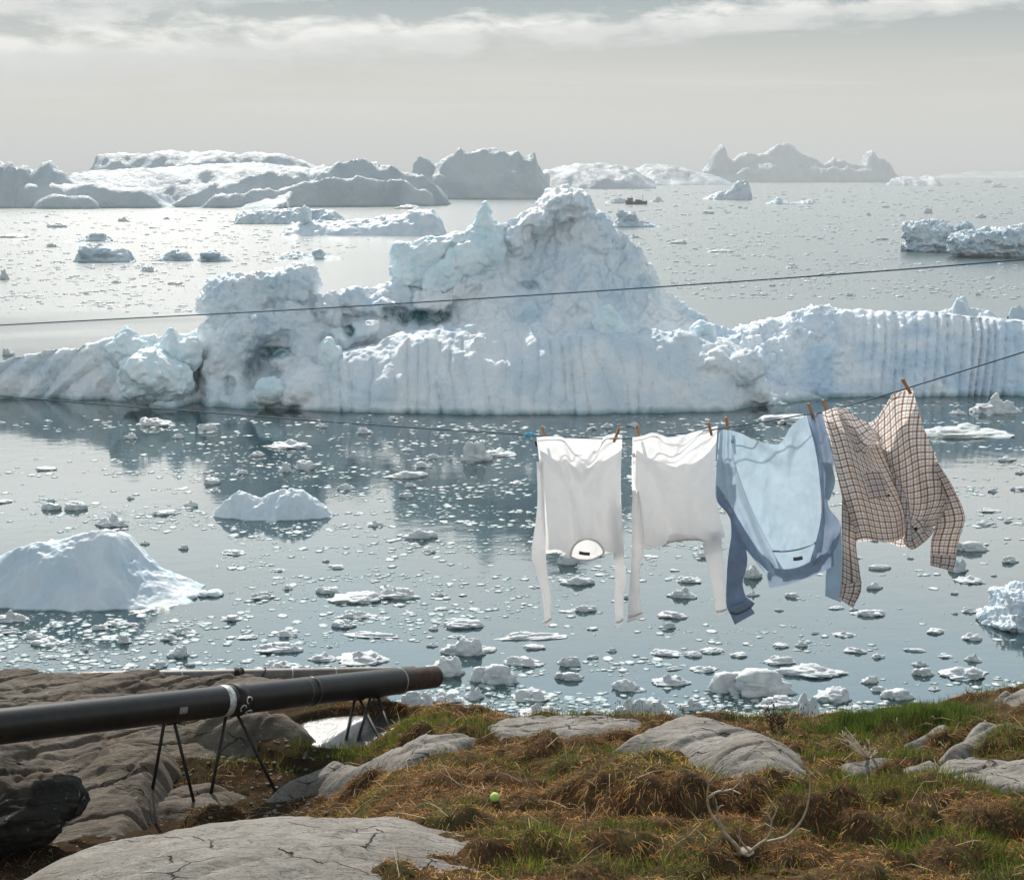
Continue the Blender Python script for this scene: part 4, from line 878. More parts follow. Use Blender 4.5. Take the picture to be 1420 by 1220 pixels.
    X, Y = np.meshgrid(xs, ys); Z = G(X, Y); V = np.stack([X.ravel(), Y.ravel(), Z.ravel()], 1)
    V[:, 2] = np.maximum(V[:, 2], -3)
    m, nt, out = M('peaty_soil'); N = NT(nt); pos = N.n('ShaderNodeNewGeometry').outputs['Position']
    a = N.noise(pos, 9, 6, .65, .3); b = N.noise(pos, 60, 4, .7); c = N.noise(pos, 1.4, 4, .6)
    col = N.mix(N.ramp(a, [(.35, 0), (.65, 1)]), (.030, .019, .012), (.11, .065, .033))
    col = N.mix(N.math('MULTIPLY', N.ramp(b, [(.55, 0), (.7, 1)]), .6), col, (.20, .15, .10))
    col = N.mix(N.math('MULTIPLY', N.ramp(c, [(.5, 0), (.65, 1)]), .5), col, (.05, .065, .02)); xs_ = N.n('ShaderNodeSeparateXYZ', i={0: pos}).outputs[0]; pt = N.n('ShaderNodeMapRange', i={'Value': N.math('ADD', xs_, N.math('MULTIPLY', c, 1.5)), 'From Min': -1.6, 'From Max': -.2, 'To Min': .65, 'To Max': 0.0}).outputs[0]; col = N.mix(pt, col, (.018, .012, .008))  # peat darkened towards the left, deep shadow there painted into the soil
    N.bsdf(out, Base_Color=col, Roughness=.95, Specular_IOR_Level=.02, Normal=N.bump(N.math('ADD', a, N.math('MULTIPLY', b, .4)), .9, .03))
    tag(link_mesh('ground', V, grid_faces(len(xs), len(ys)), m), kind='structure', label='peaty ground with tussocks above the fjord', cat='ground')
    # tide pool full of glitter
    n = 60; a = np.arange(n) * 2 * np.pi / n; rr = 1 + .16 * noise(np.stack([np.cos(a) * 1.5, np.sin(a) * 1.5, a * 0], 1), 3)
    pv = np.stack([-1.60 + np.cos(a) * .68 * rr, 13.38 + np.sin(a) * .50 * rr, a * 0 + PZ - .02], 1); pv = np.vstack([pv, [-1.60, 13.38, PZ - .01]])
    m, nt, out = M('pool_water'); N = NT(nt); pos = N.n('ShaderNodeNewGeometry').outputs['Position']
    h = N.noise(N.scale(pos, (1, 1.6, 1)), 26, 4, .65)
    N.bsdf(out, Base_Color=(.05, .05, .045), Roughness=.06, IOR=1.6, Normal=N.bump(h, 1.0, .0075))
    tag(link_mesh('pool', pv, np.array([[n, i, (i + 1) % n] for i in range(n)]), m), 'glittering shallow pool among the rocks under the pipe end', 'pool', kind='structure')
build_shore()

# ------------------------------------------------------------------ grass
def blade_mesh(name, pos, dirv, side, length, width, droop, col, mat, label, tip=None):
    """ribbons of two segments: pos (N,3) root, dirv unit direction, droop = how far the tip falls"""
    n = len(pos); L = length[:, None]; Wd = width[:, None] * .5
    p1 = pos + dirv * L * .5 + np.array([0, 0, -1]) * (droop * length * .18)[:, None]
    p2 = pos + dirv * L + np.array([0, 0, -1]) * (droop * length * .75)[:, None]
    V = np.stack([pos - side * Wd, pos + side * Wd, p1 - side * Wd * .8, p1 + side * Wd * .8, p2], 1).reshape(-1, 3)
    b = np.arange(n)[:, None] * 5
    q = b + np.array([[0, 1, 3, 2]]); t = b + np.array([[2, 3, 4]])
    o = link_mesh(name, V, [t, q], mat); set_attr(o, 'tint', np.repeat(col, 5, 0), 3)
    return tag(o, label, 'grass', kind='stuff')
def grass_mat(name):
    m, nt, out = M(name); N = NT(nt); at = N.n('ShaderNodeAttribute', attribute_name='tint')
    d = N.n('ShaderNodeBsdfPrincipled', i={'Roughness': .8}); d.inputs['Specular IOR Level'].default_value = .04; N.link(at.outputs['Color'], d.inputs['Base Color'])
    t = N.n('ShaderNodeBsdfTranslucent'); N.link(at.outputs['Color'], t.inputs['Color'])
    mx = N.n('ShaderNodeMixShader', i={0: .42}); N.link(d.outputs[0], mx.inputs[1]); N.link(t.outputs[0], mx.inputs[2]); N.link(mx.outputs[0], out.inputs['Surface'])
    return m
GR = grass_mat('grass_blade')
GREEN = [(560, 1025, 60, 16), (620, 1012, 60, 10), (665, 1030, 24, 12), (560, 1040, 45, 14), (430, 1055, 60, 14), (470, 1045, 60, 12), (480, 1060, 30, 10), (1235, 1012, 60, 16), (1290, 1030, 30, 14), (1215, 1040, 50, 10), (1140, 1060, 40, 14), (1370, 1045, 55, 14), (1330, 1110, 90, 16), (1240, 1120, 60, 12), (1180, 1085, 60, 10), (900, 1080, 60, 14), (960, 1085, 50, 10), (860, 1050, 50, 10), (800, 1000, 60, 6), (720, 1215, 40, 10), (760, 1195, 50, 10), (1330, 1190, 90, 26), (1380, 1215, 60, 20), (1250, 1195, 40, 10), (960, 1172, 50, 8), (870, 1180, 40, 10), (900, 1215, 60, 10), (1050, 1185, 60, 10), (1100, 1150, 30, 14), (200, 1028, 50, 10), (300, 1040, 50, 12), (1060, 1000, 50, 8), (930, 996, 60, 5), (1260, 1060, 40, 8), (1180, 1150, 60, 12)]
def in_rocks(X, Y, pad=0.0):
    m = np.zeros(X.shape, bool)
    for poly in ROCKS: m |= poly_dist(X, Y, poly) > pad
    return m
def build_grass():
    r = np.random.default_rng(21)
    GW = []
    for px, py, w, h in GREEN:
        c = hit(px, py); s = math.hypot(c[1], Z0 - c[2]) / F; GW.append((c[0], c[1], w * s * 1.3, max(h * s / .42, .12) * 1.3))
    def field(n, x0=-6.2, x1=6.4, y0=7.6, y1=16.8):
        X = r.uniform(x0, x1, n); Y = r.uniform(y0, y1, n)
        k = (Y < edgeY(X) + .25) & (np.abs(X) < Y * .40 + .6) & (Y * .4 > -9) & ~in_rocks(X, Y, .03)
        q = 1 - ((X + 1.38) / 2.25) ** 2 - ((Y - 7.78) / 1.60) ** 2; k &= ~((q > 0) & (Z0 - 4.86 + .80 * np.sqrt(np.maximum(q, 0)) > G(X, Y) + .0))
        k &= np.hypot((X + 1.60) / .66, (Y - 13.38) / .50) > 1.0
        return X[k], Y[k]
    def surf(X, Y):
        e = .02; z = G(X, Y); gx = (G(X + e, Y) - G(X - e, Y)) / (2 * e); gy = (G(X, Y + e) - G(X, Y - e)) / (2 * e)
        return z, gx, gy
    def greenness(X, Y):
        p = np.stack([X, Y, 0 * X], 1)
        g = .20 * np.ones_like(X) + .10 * sstep(1, 3, X) + .42 * fbm(p * .9, 3, 31) + .25 * fbm(p * 3, 2, 32)
        for cx, cy, a, b in GW: g = np.maximum(g, 1.15 - .8 * np.hypot((X - cx) / a, (Y - cy) / b) + .35 * noise(p * 4, 33))
        return g
    # combed dead grass
    X, Y = field(300000); z, gx, gy = surf(X, Y); gr = greenness(X, Y); p = np.stack([X, Y, 0 * X], 1)
    bare = sstep(-1.2, -2.2, X) * .75
    cl = fbm(p * 2.2, 3, 34)
    k = (r.random(len(X)) < np.clip(1.05 - .95 * np.clip(gr, 0, 1) - bare + .5 * cl, .06, 1)); X, Y, z, gx, gy, p, cl = (q[k] for q in (X, Y, z, gx, gy, p, cl))
    n = len(X); wind = np.stack([noise(p * .9, 35), noise(p * .9, 36)], 1)
    dx = -gx * .8 + 1.0 * wind[:, 0] + r.normal(0, .5, n); dy = -gy * .8 - .2 + .9 * wind[:, 1] + r.normal(0, .5, n); dz = .18 + .35 * r.random(n) ** 2 + .0 * n
    D = np.stack([dx, dy, dz], 1); D /= np.linalg.norm(D, axis=1)[:, None]
    S = np.cross(D, np.stack([r.normal(0, .4, n), r.normal(0, .4, n), np.ones(n)], 1)); S /= np.linalg.norm(S, axis=1)[:, None]
    ln = .035 + .11 * r.random(n) ** 1.6; c0 = np.array([[.44, .20, .055], [.62, .37, .13], [.09, .042, .018], [.24, .09, .028], [.55, .38, .19], [.05, .026, .013]])
    ci = r.choice(6, n, p=[.22, .27, .15, .16, .13, .07]); tone = np.clip(.9 + .8 * noise(p * 1.7, 37) + .12 * r.normal(0, 1, n), .4, 1.6)
    col = c0[ci] * tone[:, None]
    blade_mesh('dead_grass', np.stack([X, Y, z - .004], 1), D, S, ln, r.uniform(.0025, .0055, n), r.uniform(.3, 1.3, n), col, GR, 'brown and straw coloured dead grass combed over the tussocks')
    # green grass
    X, Y = field(330000); z, gx, gy = surf(X, Y); gr = greenness(X, Y)
    k = r.random(len(X)) < np.clip((gr - .22) * 1.6, .02, 1); X, Y, z, gx, gy, gr = (q[k] for q in (X, Y, z, gx, gy, gr)); n = len(X)
    D = np.stack([-gx * .4 + r.normal(0, .28, n), -gy * .4 + r.normal(0, .28, n), np.ones(n)], 1); D /= np.linalg.norm(D, axis=1)[:, None]
    S = np.cross(D, np.stack([r.normal(0, 1, n), r.normal(0, 1, n), np.zeros(n)], 1)); S /= np.linalg.norm(S, axis=1)[:, None] + 1e-9
    ln = r.uniform(.04, .09, n) * (1 + .7 * np.clip(gr, 0, 1)); c0 = np.array([[.075, .125, .018], [.18, .22, .03], [.045, .07, .014], [.26, .25, .05], [.20, .12, .045]])
    ci = r.choice(5, n, p=[.34, .22, .26, .1, .08]); p = np.stack([X, Y, 0 * X], 1); tone = np.clip(.95 + .5 * noise(p * 2.1, 38), .45, 1.5)
    blade_mesh('green_grass', np.stack([X, Y, z - .004], 1), D, S, ln, r.uniform(.0025, .005, n), r.uniform(.0, .5, n), c0[ci] * tone[:, None], GR, 'short green grass growing in patches on the tussocks')
    # bright lush tuft field behind the twigs
    c = hit(1240, 1010); n = 9000; X = c[0] + r.normal(0, .32, n); Y = c[1] - .05 + r.normal(0, .16, n); z = G(X, Y)
    D = np.stack([r.normal(0, .22, n), r.normal(0, .22, n), np.ones(n)], 1); D /= np.linalg.norm(D, axis=1)[:, None]; S = np.cross(D, np.stack([r.normal(0, 1, n), r.normal(0, 1, n), np.zeros(n)], 1)); S /= np.linalg.norm(S, axis=1)[:, None]
    c0 = np.array([[.085, .13, .022], [.13, .18, .035], [.06, .085, .02]]); 
    blade_mesh('lush_grass', np.stack([X, Y, z - .004], 1), D, S, r.uniform(.07, .17, n), r.uniform(.003, .006, n), r.uniform(.0, .35, n), c0[r.integers(0, 3, n)], GR, 'lush bright green grass on the skyline right of the bleached twigs')
    # low leafy heath and moss between the grasses
    X, Y = field(150000); p = np.stack([X, Y, 0 * X], 1); hm = fbm(p * 1.8, 3, 61); k = (hm > .02) & (r.random(len(X)) < .55 + .8 * hm); X, Y, p = X[k], Y[k], p[k]; n = len(X); z = G(X, Y)
    D = r.normal(0, 1, (n, 3)); D[:, 2] = np.abs(D[:, 2]) * .6 + .2; D /= np.linalg.norm(D, axis=1)[:, None]; S = np.cross(D, r.normal(0, 1, (n, 3))); S /= np.linalg.norm(S, axis=1)[:, None]
    pick = (noise(p * 2.7, 62) > .05).astype(int); ca = np.array([[.06, .085, .02], [.10, .12, .03], [.035, .05, .015], [.15, .14, .04]]); cb = np.array([[.20, .065, .022], [.13, .045, .02], [.26, .13, .04], [.06, .03, .015]])
    col = np.where(pick[:, None] == 1, ca[r.integers(0, 4, n)], cb[r.integers(0, 4, n)])
    blade_mesh('heath_leaves', np.stack([X, Y, z + r.uniform(0, .035, n)], 1), D, S, r.uniform(.008, .020, n), r.uniform(.006, .013, n), r.uniform(0, .5, n), col, GR, 'low leafy heath and moss, green and rust coloured, between the grasses')
    # long loose straws
    X, Y = field(2600); X, Y = X[:], Y[:]; n = len(X); z = G(X, Y)
    D = np.stack([r.normal(0, .7, n), r.normal(-.1, .6, n), r.uniform(.15, .9, n)], 1); D /= np.linalg.norm(D, axis=1)[:, None]; S = np.cross(D, np.array([0, 1, .3])); S /= np.linalg.norm(S, axis=1)[:, None]
    blade_mesh('straw', np.stack([X, Y, z], 1), D, S, r.uniform(.12, .32, n), r.uniform(.003, .006, n), r.uniform(.2, .9, n), np.array([[.52, .42, .27]]) * r.uniform(.6, 1.15, (n, 1)), GR, 'pale loose straws lying among the grass')
    # fine skyline seed stalks
    items = []; n = 230
    for i in range(n):
        px = r.choice([r.uniform(775, 880), r.uniform(880, 1130), r.uniform(640, 780), r.uniform(1130, 1300)], p=[.45, .35, .08, .12]); c = hit(px, 1003 + r.uniform(-1, 10)); h = r.uniform(.06, .17); b = np.array([c[0], c[1], G(np.array([c[0]]), np.array([c[1]]))[0]])
        t = b + [r.normal(0, .03), r.normal(0, .03), h]; items.append(tube(spline([b, (b + t) / 2 + [r.normal(0, .008), 0, 0], t], 4), [.0016, .0014, .0012, .0009], 4))
        if r.random() < .6: items.append(lump(t, (.006, .006, .012), i, sub=1))
    V, Fc = merge(items); m, nt, out = M('dry_stalk'); N = NT(nt); N.bsdf(out, Base_Color=(.16, .11, .06), Roughness=.8)
    tag(link_mesh('seed_stalks', V, Fc, m), 'fine dry seed stalks standing on the skyline of the shore', 'grass', kind='stuff')
build_grass()

# ------------------------------------------------------------------ lines, pegs, clothes
def simple(name, col, rough=.6, metal=0, nscale=None, var=.3, bump=0, spec=.4):
    m, nt, out = M(name); N = NT(nt); pos = N.n('ShaderNodeTexCoord').outputs['Object']
    kw = dict(Roughness=rough, Metallic=metal, Specular_IOR_Level=spec)
    if nscale:
        a = N.noise(pos, nscale, 5, .6); kw['Base_Color'] = N.mix(N.ramp(a, [(.35, 0), (.65, 1)]), tuple(c * (1 - var) for c in col), tuple(min(c * (1 + var), 1) for c in col))
        if bump: kw['Normal'] = N.bump(a, .6, bump)
    else: kw['Base_Color'] = col
    N.bsdf(out, **kw); return m
ROPE = simple('blue_rope', (.02, .075, .12), .7, nscale=300, var=.4)
ROPE_PTS = [(-1400, 430, 11.5), (-500, 505, 9.6), (0, 549, 8.6), (250, 569, 8.1), (500, 588, 7.65), (733, 603, 7.3), (800, 607, 7.2), (866, 608, 7.12), (930, 603, 7.05), (1000, 594, 6.97), (1060, 585, 6.9), (1110, 576, 6.85), (1145, 571, 6.8), (1200, 556, 6.7), (1262, 537, 6.6), (1420, 488, 6.35), (1700, 400, 6.0)]
def rope_Y(px): return float(np.interp(px, [p[0] for p in ROPE_PTS], [p[2] for p in ROPE_PTS]))
def build_ropes():
    pts = spline([P(*p) for p in ROPE_PTS], 420); e = pts[-1] - pts[-2]; e /= np.linalg.norm(e); e0 = pts[0] - pts[1]; e0 /= np.linalg.norm(e0); pts = np.vstack([pts[0] + e0 * 9, pts, pts[-1] + e * 12]); V, Fc = tube(pts, .0034, 7)
    tag(link_mesh('clothesline', V, Fc, ROPE), 'lower blue clothesline that carries the shirts', 'clothesline')
    pts = spline([P(-1300, 512, 12), P(-400, 474, 10), P(0, 451, 9.1), P(400, 430, 8.5), P(760, 408, 8), P(1100, 385, 7.6), P(1420, 360, 7.3), P(1800, 324, 6.8)], 300); e = pts[-1] - pts[-2]; e /= np.linalg.norm(e); e0 = pts[0] - pts[1]; e0 /= np.linalg.norm(e0); pts = np.vstack([pts[0] + e0 * 9, pts, pts[-1] + e * 12]); V, Fc = tube(pts, .0038, 7)
    tag(link_mesh('clothesline', V, Fc, ROPE), 'upper bare clothesline crossing in front of the summit', 'clothesline')
    c = P(733, 603, 7.295); it = [lump(c, (.026, .014, .012), 4, amp=.5, freq=2, sub=3)]
    for i in range(26):
        r = np.random.default_rng(i); d = r.normal(0, 1, 3) * [.9, .5, 1.0]; d /= np.linalg.norm(d); it.append(tube(spline([c, c + d * .02 + [0, 0, .004], c + d * .036 + [r.normal(0, .006), 0, -.006]], 5), [.0012, .001, .0009, .0007, .0005], 4))
    V, Fc = merge(it); tag(link_mesh('rope_knot', V, Fc, simple('frayed_blue_rope', (.10, .33, .46), .8, nscale=120)), 'frayed pale blue knot on the clothesline left of the first white shirt', 'knot')
build_ropes()

WOOD = simple('peg_wood', (.36, .175, .07), .55, nscale=60, var=.35); STEEL = simple('spring_steel', (.35, .35, .34), .35, 1)
PEGS = [((752, 591), (757, 614), 'wooden peg at the upper left corner of the first white shirt'), ((859, 593), (851, 613), 'wooden peg at the upper right corner of the first white shirt'), ((883, 589), (888, 613), 'wooden peg at the upper left corner of the second white shirt'), ((982, 585), (987, 604), 'wooden peg at the upper right corner of the second white shirt'),
        ((1007, 578), (1009, 601), 'wooden peg at the upper left corner of the blue shirt'), ((1121, 559), (1128, 581), 'wooden peg at the upper right corner of the blue shirt'), ((1141, 554), (1149, 578), 'wooden peg at the upper left corner of the checked shirt'), ((1251, 525), (1263, 546), 'topmost wooden peg, at the upper right corner of the checked shirt')]
def build_pegs():
    for (a, b, lab) in PEGS:
        Yc = rope_Y((a[0] + b[0]) / 2); A, B = P(*a, Yc), P(*b, Yc); ax = (A - B); L = np.linalg.norm(ax); ax /= L
        fy = np.array([0, 1.0, 0]); sx = np.cross(fy, ax); R = np.stack([sx, fy, ax], 1); c = (A + B) / 2
        root = empty('clothes_peg', tuple(B), lab, 'clothes peg', 'wooden pegs on the clothesline')
        W2 = .0125
        for sgn in (-1, 1):
            # a tapered wooden leg with a notch for the line
            z = np.array([-.5, -.44, -.2, -.16, -.12, .0, .05, .1, .42, .5]) * L
            off = np.array([.0035, .0045, .0045, .007, .0045, .0055, .0045, .0055, .010, .0095]); th = np.array([.003, .005, .0055, .0035, .0055, .006, .0045, .006, .005, .0035])
            V = []
            for zz, o, t in zip(z, off, th):
                for dx, dy in ((-1, -1), (1, -1), (1, 1), (-1, 1)): V.append([dx * W2 * .5, sgn * o + dy * t, zz])
            V = np.array(V) @ R.T + c; n = len(z); Fc = [grid_faces(4, n, True), np.array([[3, 2, 1, 0], [4 * n - 4, 4 * n - 3, 4 * n - 2, 4 * n - 1]])]
            o = child('peg_leg', V, Fc, WOOD, root, smooth=False)
            md = o.modifiers.new('b', 'BEVEL'); md.width = .0008; md.segments = 1
        t = np.linspace(0, 5 * 2 * np.pi, 60); sp = np.stack([np.linspace(-.008, .008, 60), .0045 * np.cos(t), .0045 * np.sin(t) + .03 * L], 1) @ R.T + c
        V, Fc = tube(sp, .0008, 4); child('spring', V, Fc, STEEL, root)
build_pegs()

def cloth_mat(name, col, trans=.5, weave=900, var=.06, plaid=False, rough=.9, spec=.1):
    m, nt, out = M(name); N = NT(nt)
    uv = N.n('ShaderNodeUVMap', uv_map='UVMap').outputs[0]; s = N.n('ShaderNodeSeparateXYZ', i={0: uv}); u, v = s.outputs[0], s.outputs[1]
    pos = N.n('ShaderNodeTexCoord').outputs['Object']
    a = N.noise(pos, 14, 4, .6); c = N.mix(N.ramp(a, [(.3, 0), (.7, 1)]), tuple(x * (1 - var) for x in col), tuple(min(1, x * (1 + var)) for x in col))
    if plaid:
        def stripes(w, period, width, off):
            f = N.math('FRACT', N.math('ADD', N.math('DIVIDE', w, period), off)); d = N.math('ABSOLUTE', N.math('SUBTRACT', f, .5))
            return N.math('LESS_THAN', d, width / period / 2)
        per = .030
        br = N.math('MAXIMUM', stripes(u, per, .0062, 0), stripes(v, per, .0062, 0)); bb = N.math('MULTIPLY', stripes(u, per, .0062, 0), stripes(v, per, .0062, 0))
        bl = N.math('MAXIMUM', stripes(u, per, .0022, .5), stripes(v, per, .0022, .5)); bg = N.math('MAXIMUM', stripes(u, per, .010, .32), stripes(v, per, .010, .32))
        c = N.mix(N.math('MULTIPLY', bg, .30), c, (.46, .45, .56)); c = N.mix(N.math('MULTIPLY', bl, .65), c, (.10, .085, .14)); c = N.mix(N.math('MULTIPLY', br, .85), c, (.22, .125, .055)); c = N.mix(N.math('MULTIPLY', bb, .7), c, (.12, .055, .025))
    wv = N.math('ADD', N.math('SINE', N.math('MULTIPLY', u, weave * 6.28)), N.math('SINE', N.math('MULTIPLY', v, weave * 6.28)))
    cr = N.noise(N.scale(pos, (1, 1, .5)), 30, 5, .6, .4)
    nrm = N.bump(cr, .5, .006); nrm = N.bump(N.noise(pos, 500, 2), .25, .0008, nrm)
    d = N.n('ShaderNodeBsdfPrincipled'); N.link(c, d.inputs['Base Color']); d.inputs['Roughness'].default_value = rough; d.inputs['Specular IOR Level'].default_value = spec; N.link(nrm, d.inputs['Normal'])
    d.inputs['Sheen Weight'].default_value = .2
    t = N.n('ShaderNodeBsdfTranslucent'); N.link(c, t.inputs['Color']); N.link(nrm, t.inputs['Normal'])
    mx = N.n('ShaderNodeMixShader', i={0: trans}); N.link(d.outputs[0], mx.inputs[1]); N.link(t.outputs[0], mx.inputs[2]); N.link(mx.outputs[0], out.inputs['Surface'])
    return m
def uvs(o, U):
    me = o.data; l = me.uv_layers.new(name='UVMap'); li = np.empty(len(me.loops), np.int32); me.loops.foreach_get('vertex_index', li)
    l.data.foreach_set('uv', np.asarray(U, np.float32)[li].ravel())
def thick(o): pass
def coons(name, top, bottom, left, right, Y, depth, mat, root, nu=70, nv=90, uvrot=0, uvoff=(0, 0), seed=0, crinkle=.0055):
    """cloth panel between four traced edges (photo pixels); depth(u,v) pushes it out of its plane in metres"""
    T, B, Lc, Rc = spline(top, nu), spline(bottom, nu), spline(left, nv), spline(right, nv)
    Lc[0] = T[0]; Rc[0] = T[-1]; Lc[-1] = B[0]; Rc[-1] = B[-1]
    u = np.linspace(0, 1, nu)[None, :, None]; v = np.linspace(0, 1, nv)[:, None, None]
    S = (1 - v) * T[None] + v * B[None] + (1 - u) * Lc[:, None] + u * Rc[:, None] - ((1 - u) * (1 - v) * T[0] + u * (1 - v) * T[-1] + (1 - u) * v * B[0] + u * v * B[-1])
    S = S.reshape(-1, 2); uu = np.broadcast_to(u[..., 0], (nv, nu)).ravel(); vv = np.broadcast_to(v[..., 0], (nv, nu)).ravel()
    Yb = np.array([rope_Y(q) if Y is None else Y for q in S[:, 0]]) if Y is None else np.full(len(S), Y)
    p3 = np.stack([S[:, 0] / 26, S[:, 1] / 60, 0 * uu + seed], 1)
    D = depth(uu, vv) + crinkle * (fbm(p3, 3, seed) + .8 * fbm(p3 * [2.2, 2.6, 1], 2, seed + 9))
    V = np.array([P(a, b, y + d) for (a, b), y, d in zip(S, Yb, D)])
    o = child(name, V, grid_faces(nu, nv), mat, root)
    s = 7.0 / F; ca, sa = math.cos(uvrot), math.sin(uvrot)
    # cloth coordinates follow the panel: width and height at mid panel
    wd = np.linalg.norm(S.reshape(nv, nu, 2)[nv // 2, -1] - S.reshape(nv, nu, 2)[nv // 2, 0]) * s; hd = np.linalg.norm(S.reshape(nv, nu, 2)[-1, nu // 2] - S.reshape(nv, nu, 2)[0, nu // 2]) * s
    a, b = uu * wd, vv * hd
    uvs(o, np.stack([a * ca - b * sa + uvoff[0], a * sa + b * ca + uvoff[1]], 1)); thick(o)
    return o
def sleeve(name, left, right, Y, mat, root, n=60, seg=26, flat=.34, seed=0, open_end=True, uvoff=(0, 0), wave=.10):
    """flattened cloth tube between its two traced outlines"""
    A, B = spline(left, n), spline(right, n); V = []; U = []; ph = np.arange(seg) * 2 * np.pi / seg
    acc = 0; s = Y / F; prev = None; per = np.linalg.norm(A[n // 3] - B[n // 3]) * s * 2.2
    for i in range(n):
        c = (A[i] + B[i]) / 2; h = (B[i] - A[i]) / 2; hw = np.linalg.norm(h) * s
        if prev is not None: acc += np.linalg.norm(c - prev) * s
        prev = c
        fold = 1 + wave * np.sin(ph * 3 + i * .06 + seed) + wave * .6 * np.sin(ph * 5 + 1.3 * seed - i * .045)
        for k in range(seg):
            q = c + h * math.cos(ph[k]); d = math.sin(ph[k]) * max(hw * flat, .006) * fold[k]
            V.append(P(q[0], q[1], Y + d)); U.append((ph[k] / (2 * math.pi) * per + uvoff[0], acc + uvoff[1]))
    V = np.array(V); V[:, 1] += .004 * fbm(V * 22, 3, seed)
    o = child(name, V, grid_faces(seg, n, True), mat, root); uvs(o, np.array(U)); thick(o); return o
WHITE = cloth_mat('white_cotton', (.83, .83, .835), .55, var=.03); WHITED = cloth_mat('white_rib', (.80, .80, .80), .45, var=.03)
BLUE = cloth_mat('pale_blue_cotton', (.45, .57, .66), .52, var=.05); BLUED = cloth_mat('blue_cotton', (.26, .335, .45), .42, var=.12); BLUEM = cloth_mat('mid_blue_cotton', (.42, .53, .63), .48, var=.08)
PLAID = cloth_mat('checked_cotton', (.90, .86, .82), .58, plaid=True); PLAID2 = cloth_mat('checked_cotton_double', (.78, .74, .73), .25, plaid=True)
TAGM = simple('dark_label', (.10, .045, .03), .8); BTN = simple('dark_button', (.01, .01, .012), .3)
def ribbon(name, pix, w, Y, mat, root, n=40, dy=0):
    """narrow band of cloth along a traced line, width w in photo pixels"""
    c = spline(pix, n); t = np.gradient(c, axis=0); t /= np.linalg.norm(t, axis=1)[:, None]; nn = np.stack([-t[:, 1], t[:, 0]], 1)
    V = []
    for i in range(n):
        for k, (a, b) in enumerate(((-.5, 0), (-.2, -.35), (.2, -.35), (.5, 0))):
            q = c[i] + nn[i] * a * w; V.append(P(q[0], q[1], Y + dy + b * .004))
    o = child(name, np.array(V), grid_faces(4, n, True), mat, root); uvs(o, np.array([(v[0], v[2]) for v in V])); return o
def label_patch(name, a, b, w, Y, mat, root):
    return ribbon(name, [a, ((a[0] + b[0]) / 2, (a[1] + b[1]) / 2 + .6), b], w, Y, mat, root, 8)
def button(px, py, Y, root, r=.0065):
    c = P(px, py, Y); V, Fc = ICO[2]; child('button', V * [r, .002, r] + c, Fc, BTN, root)
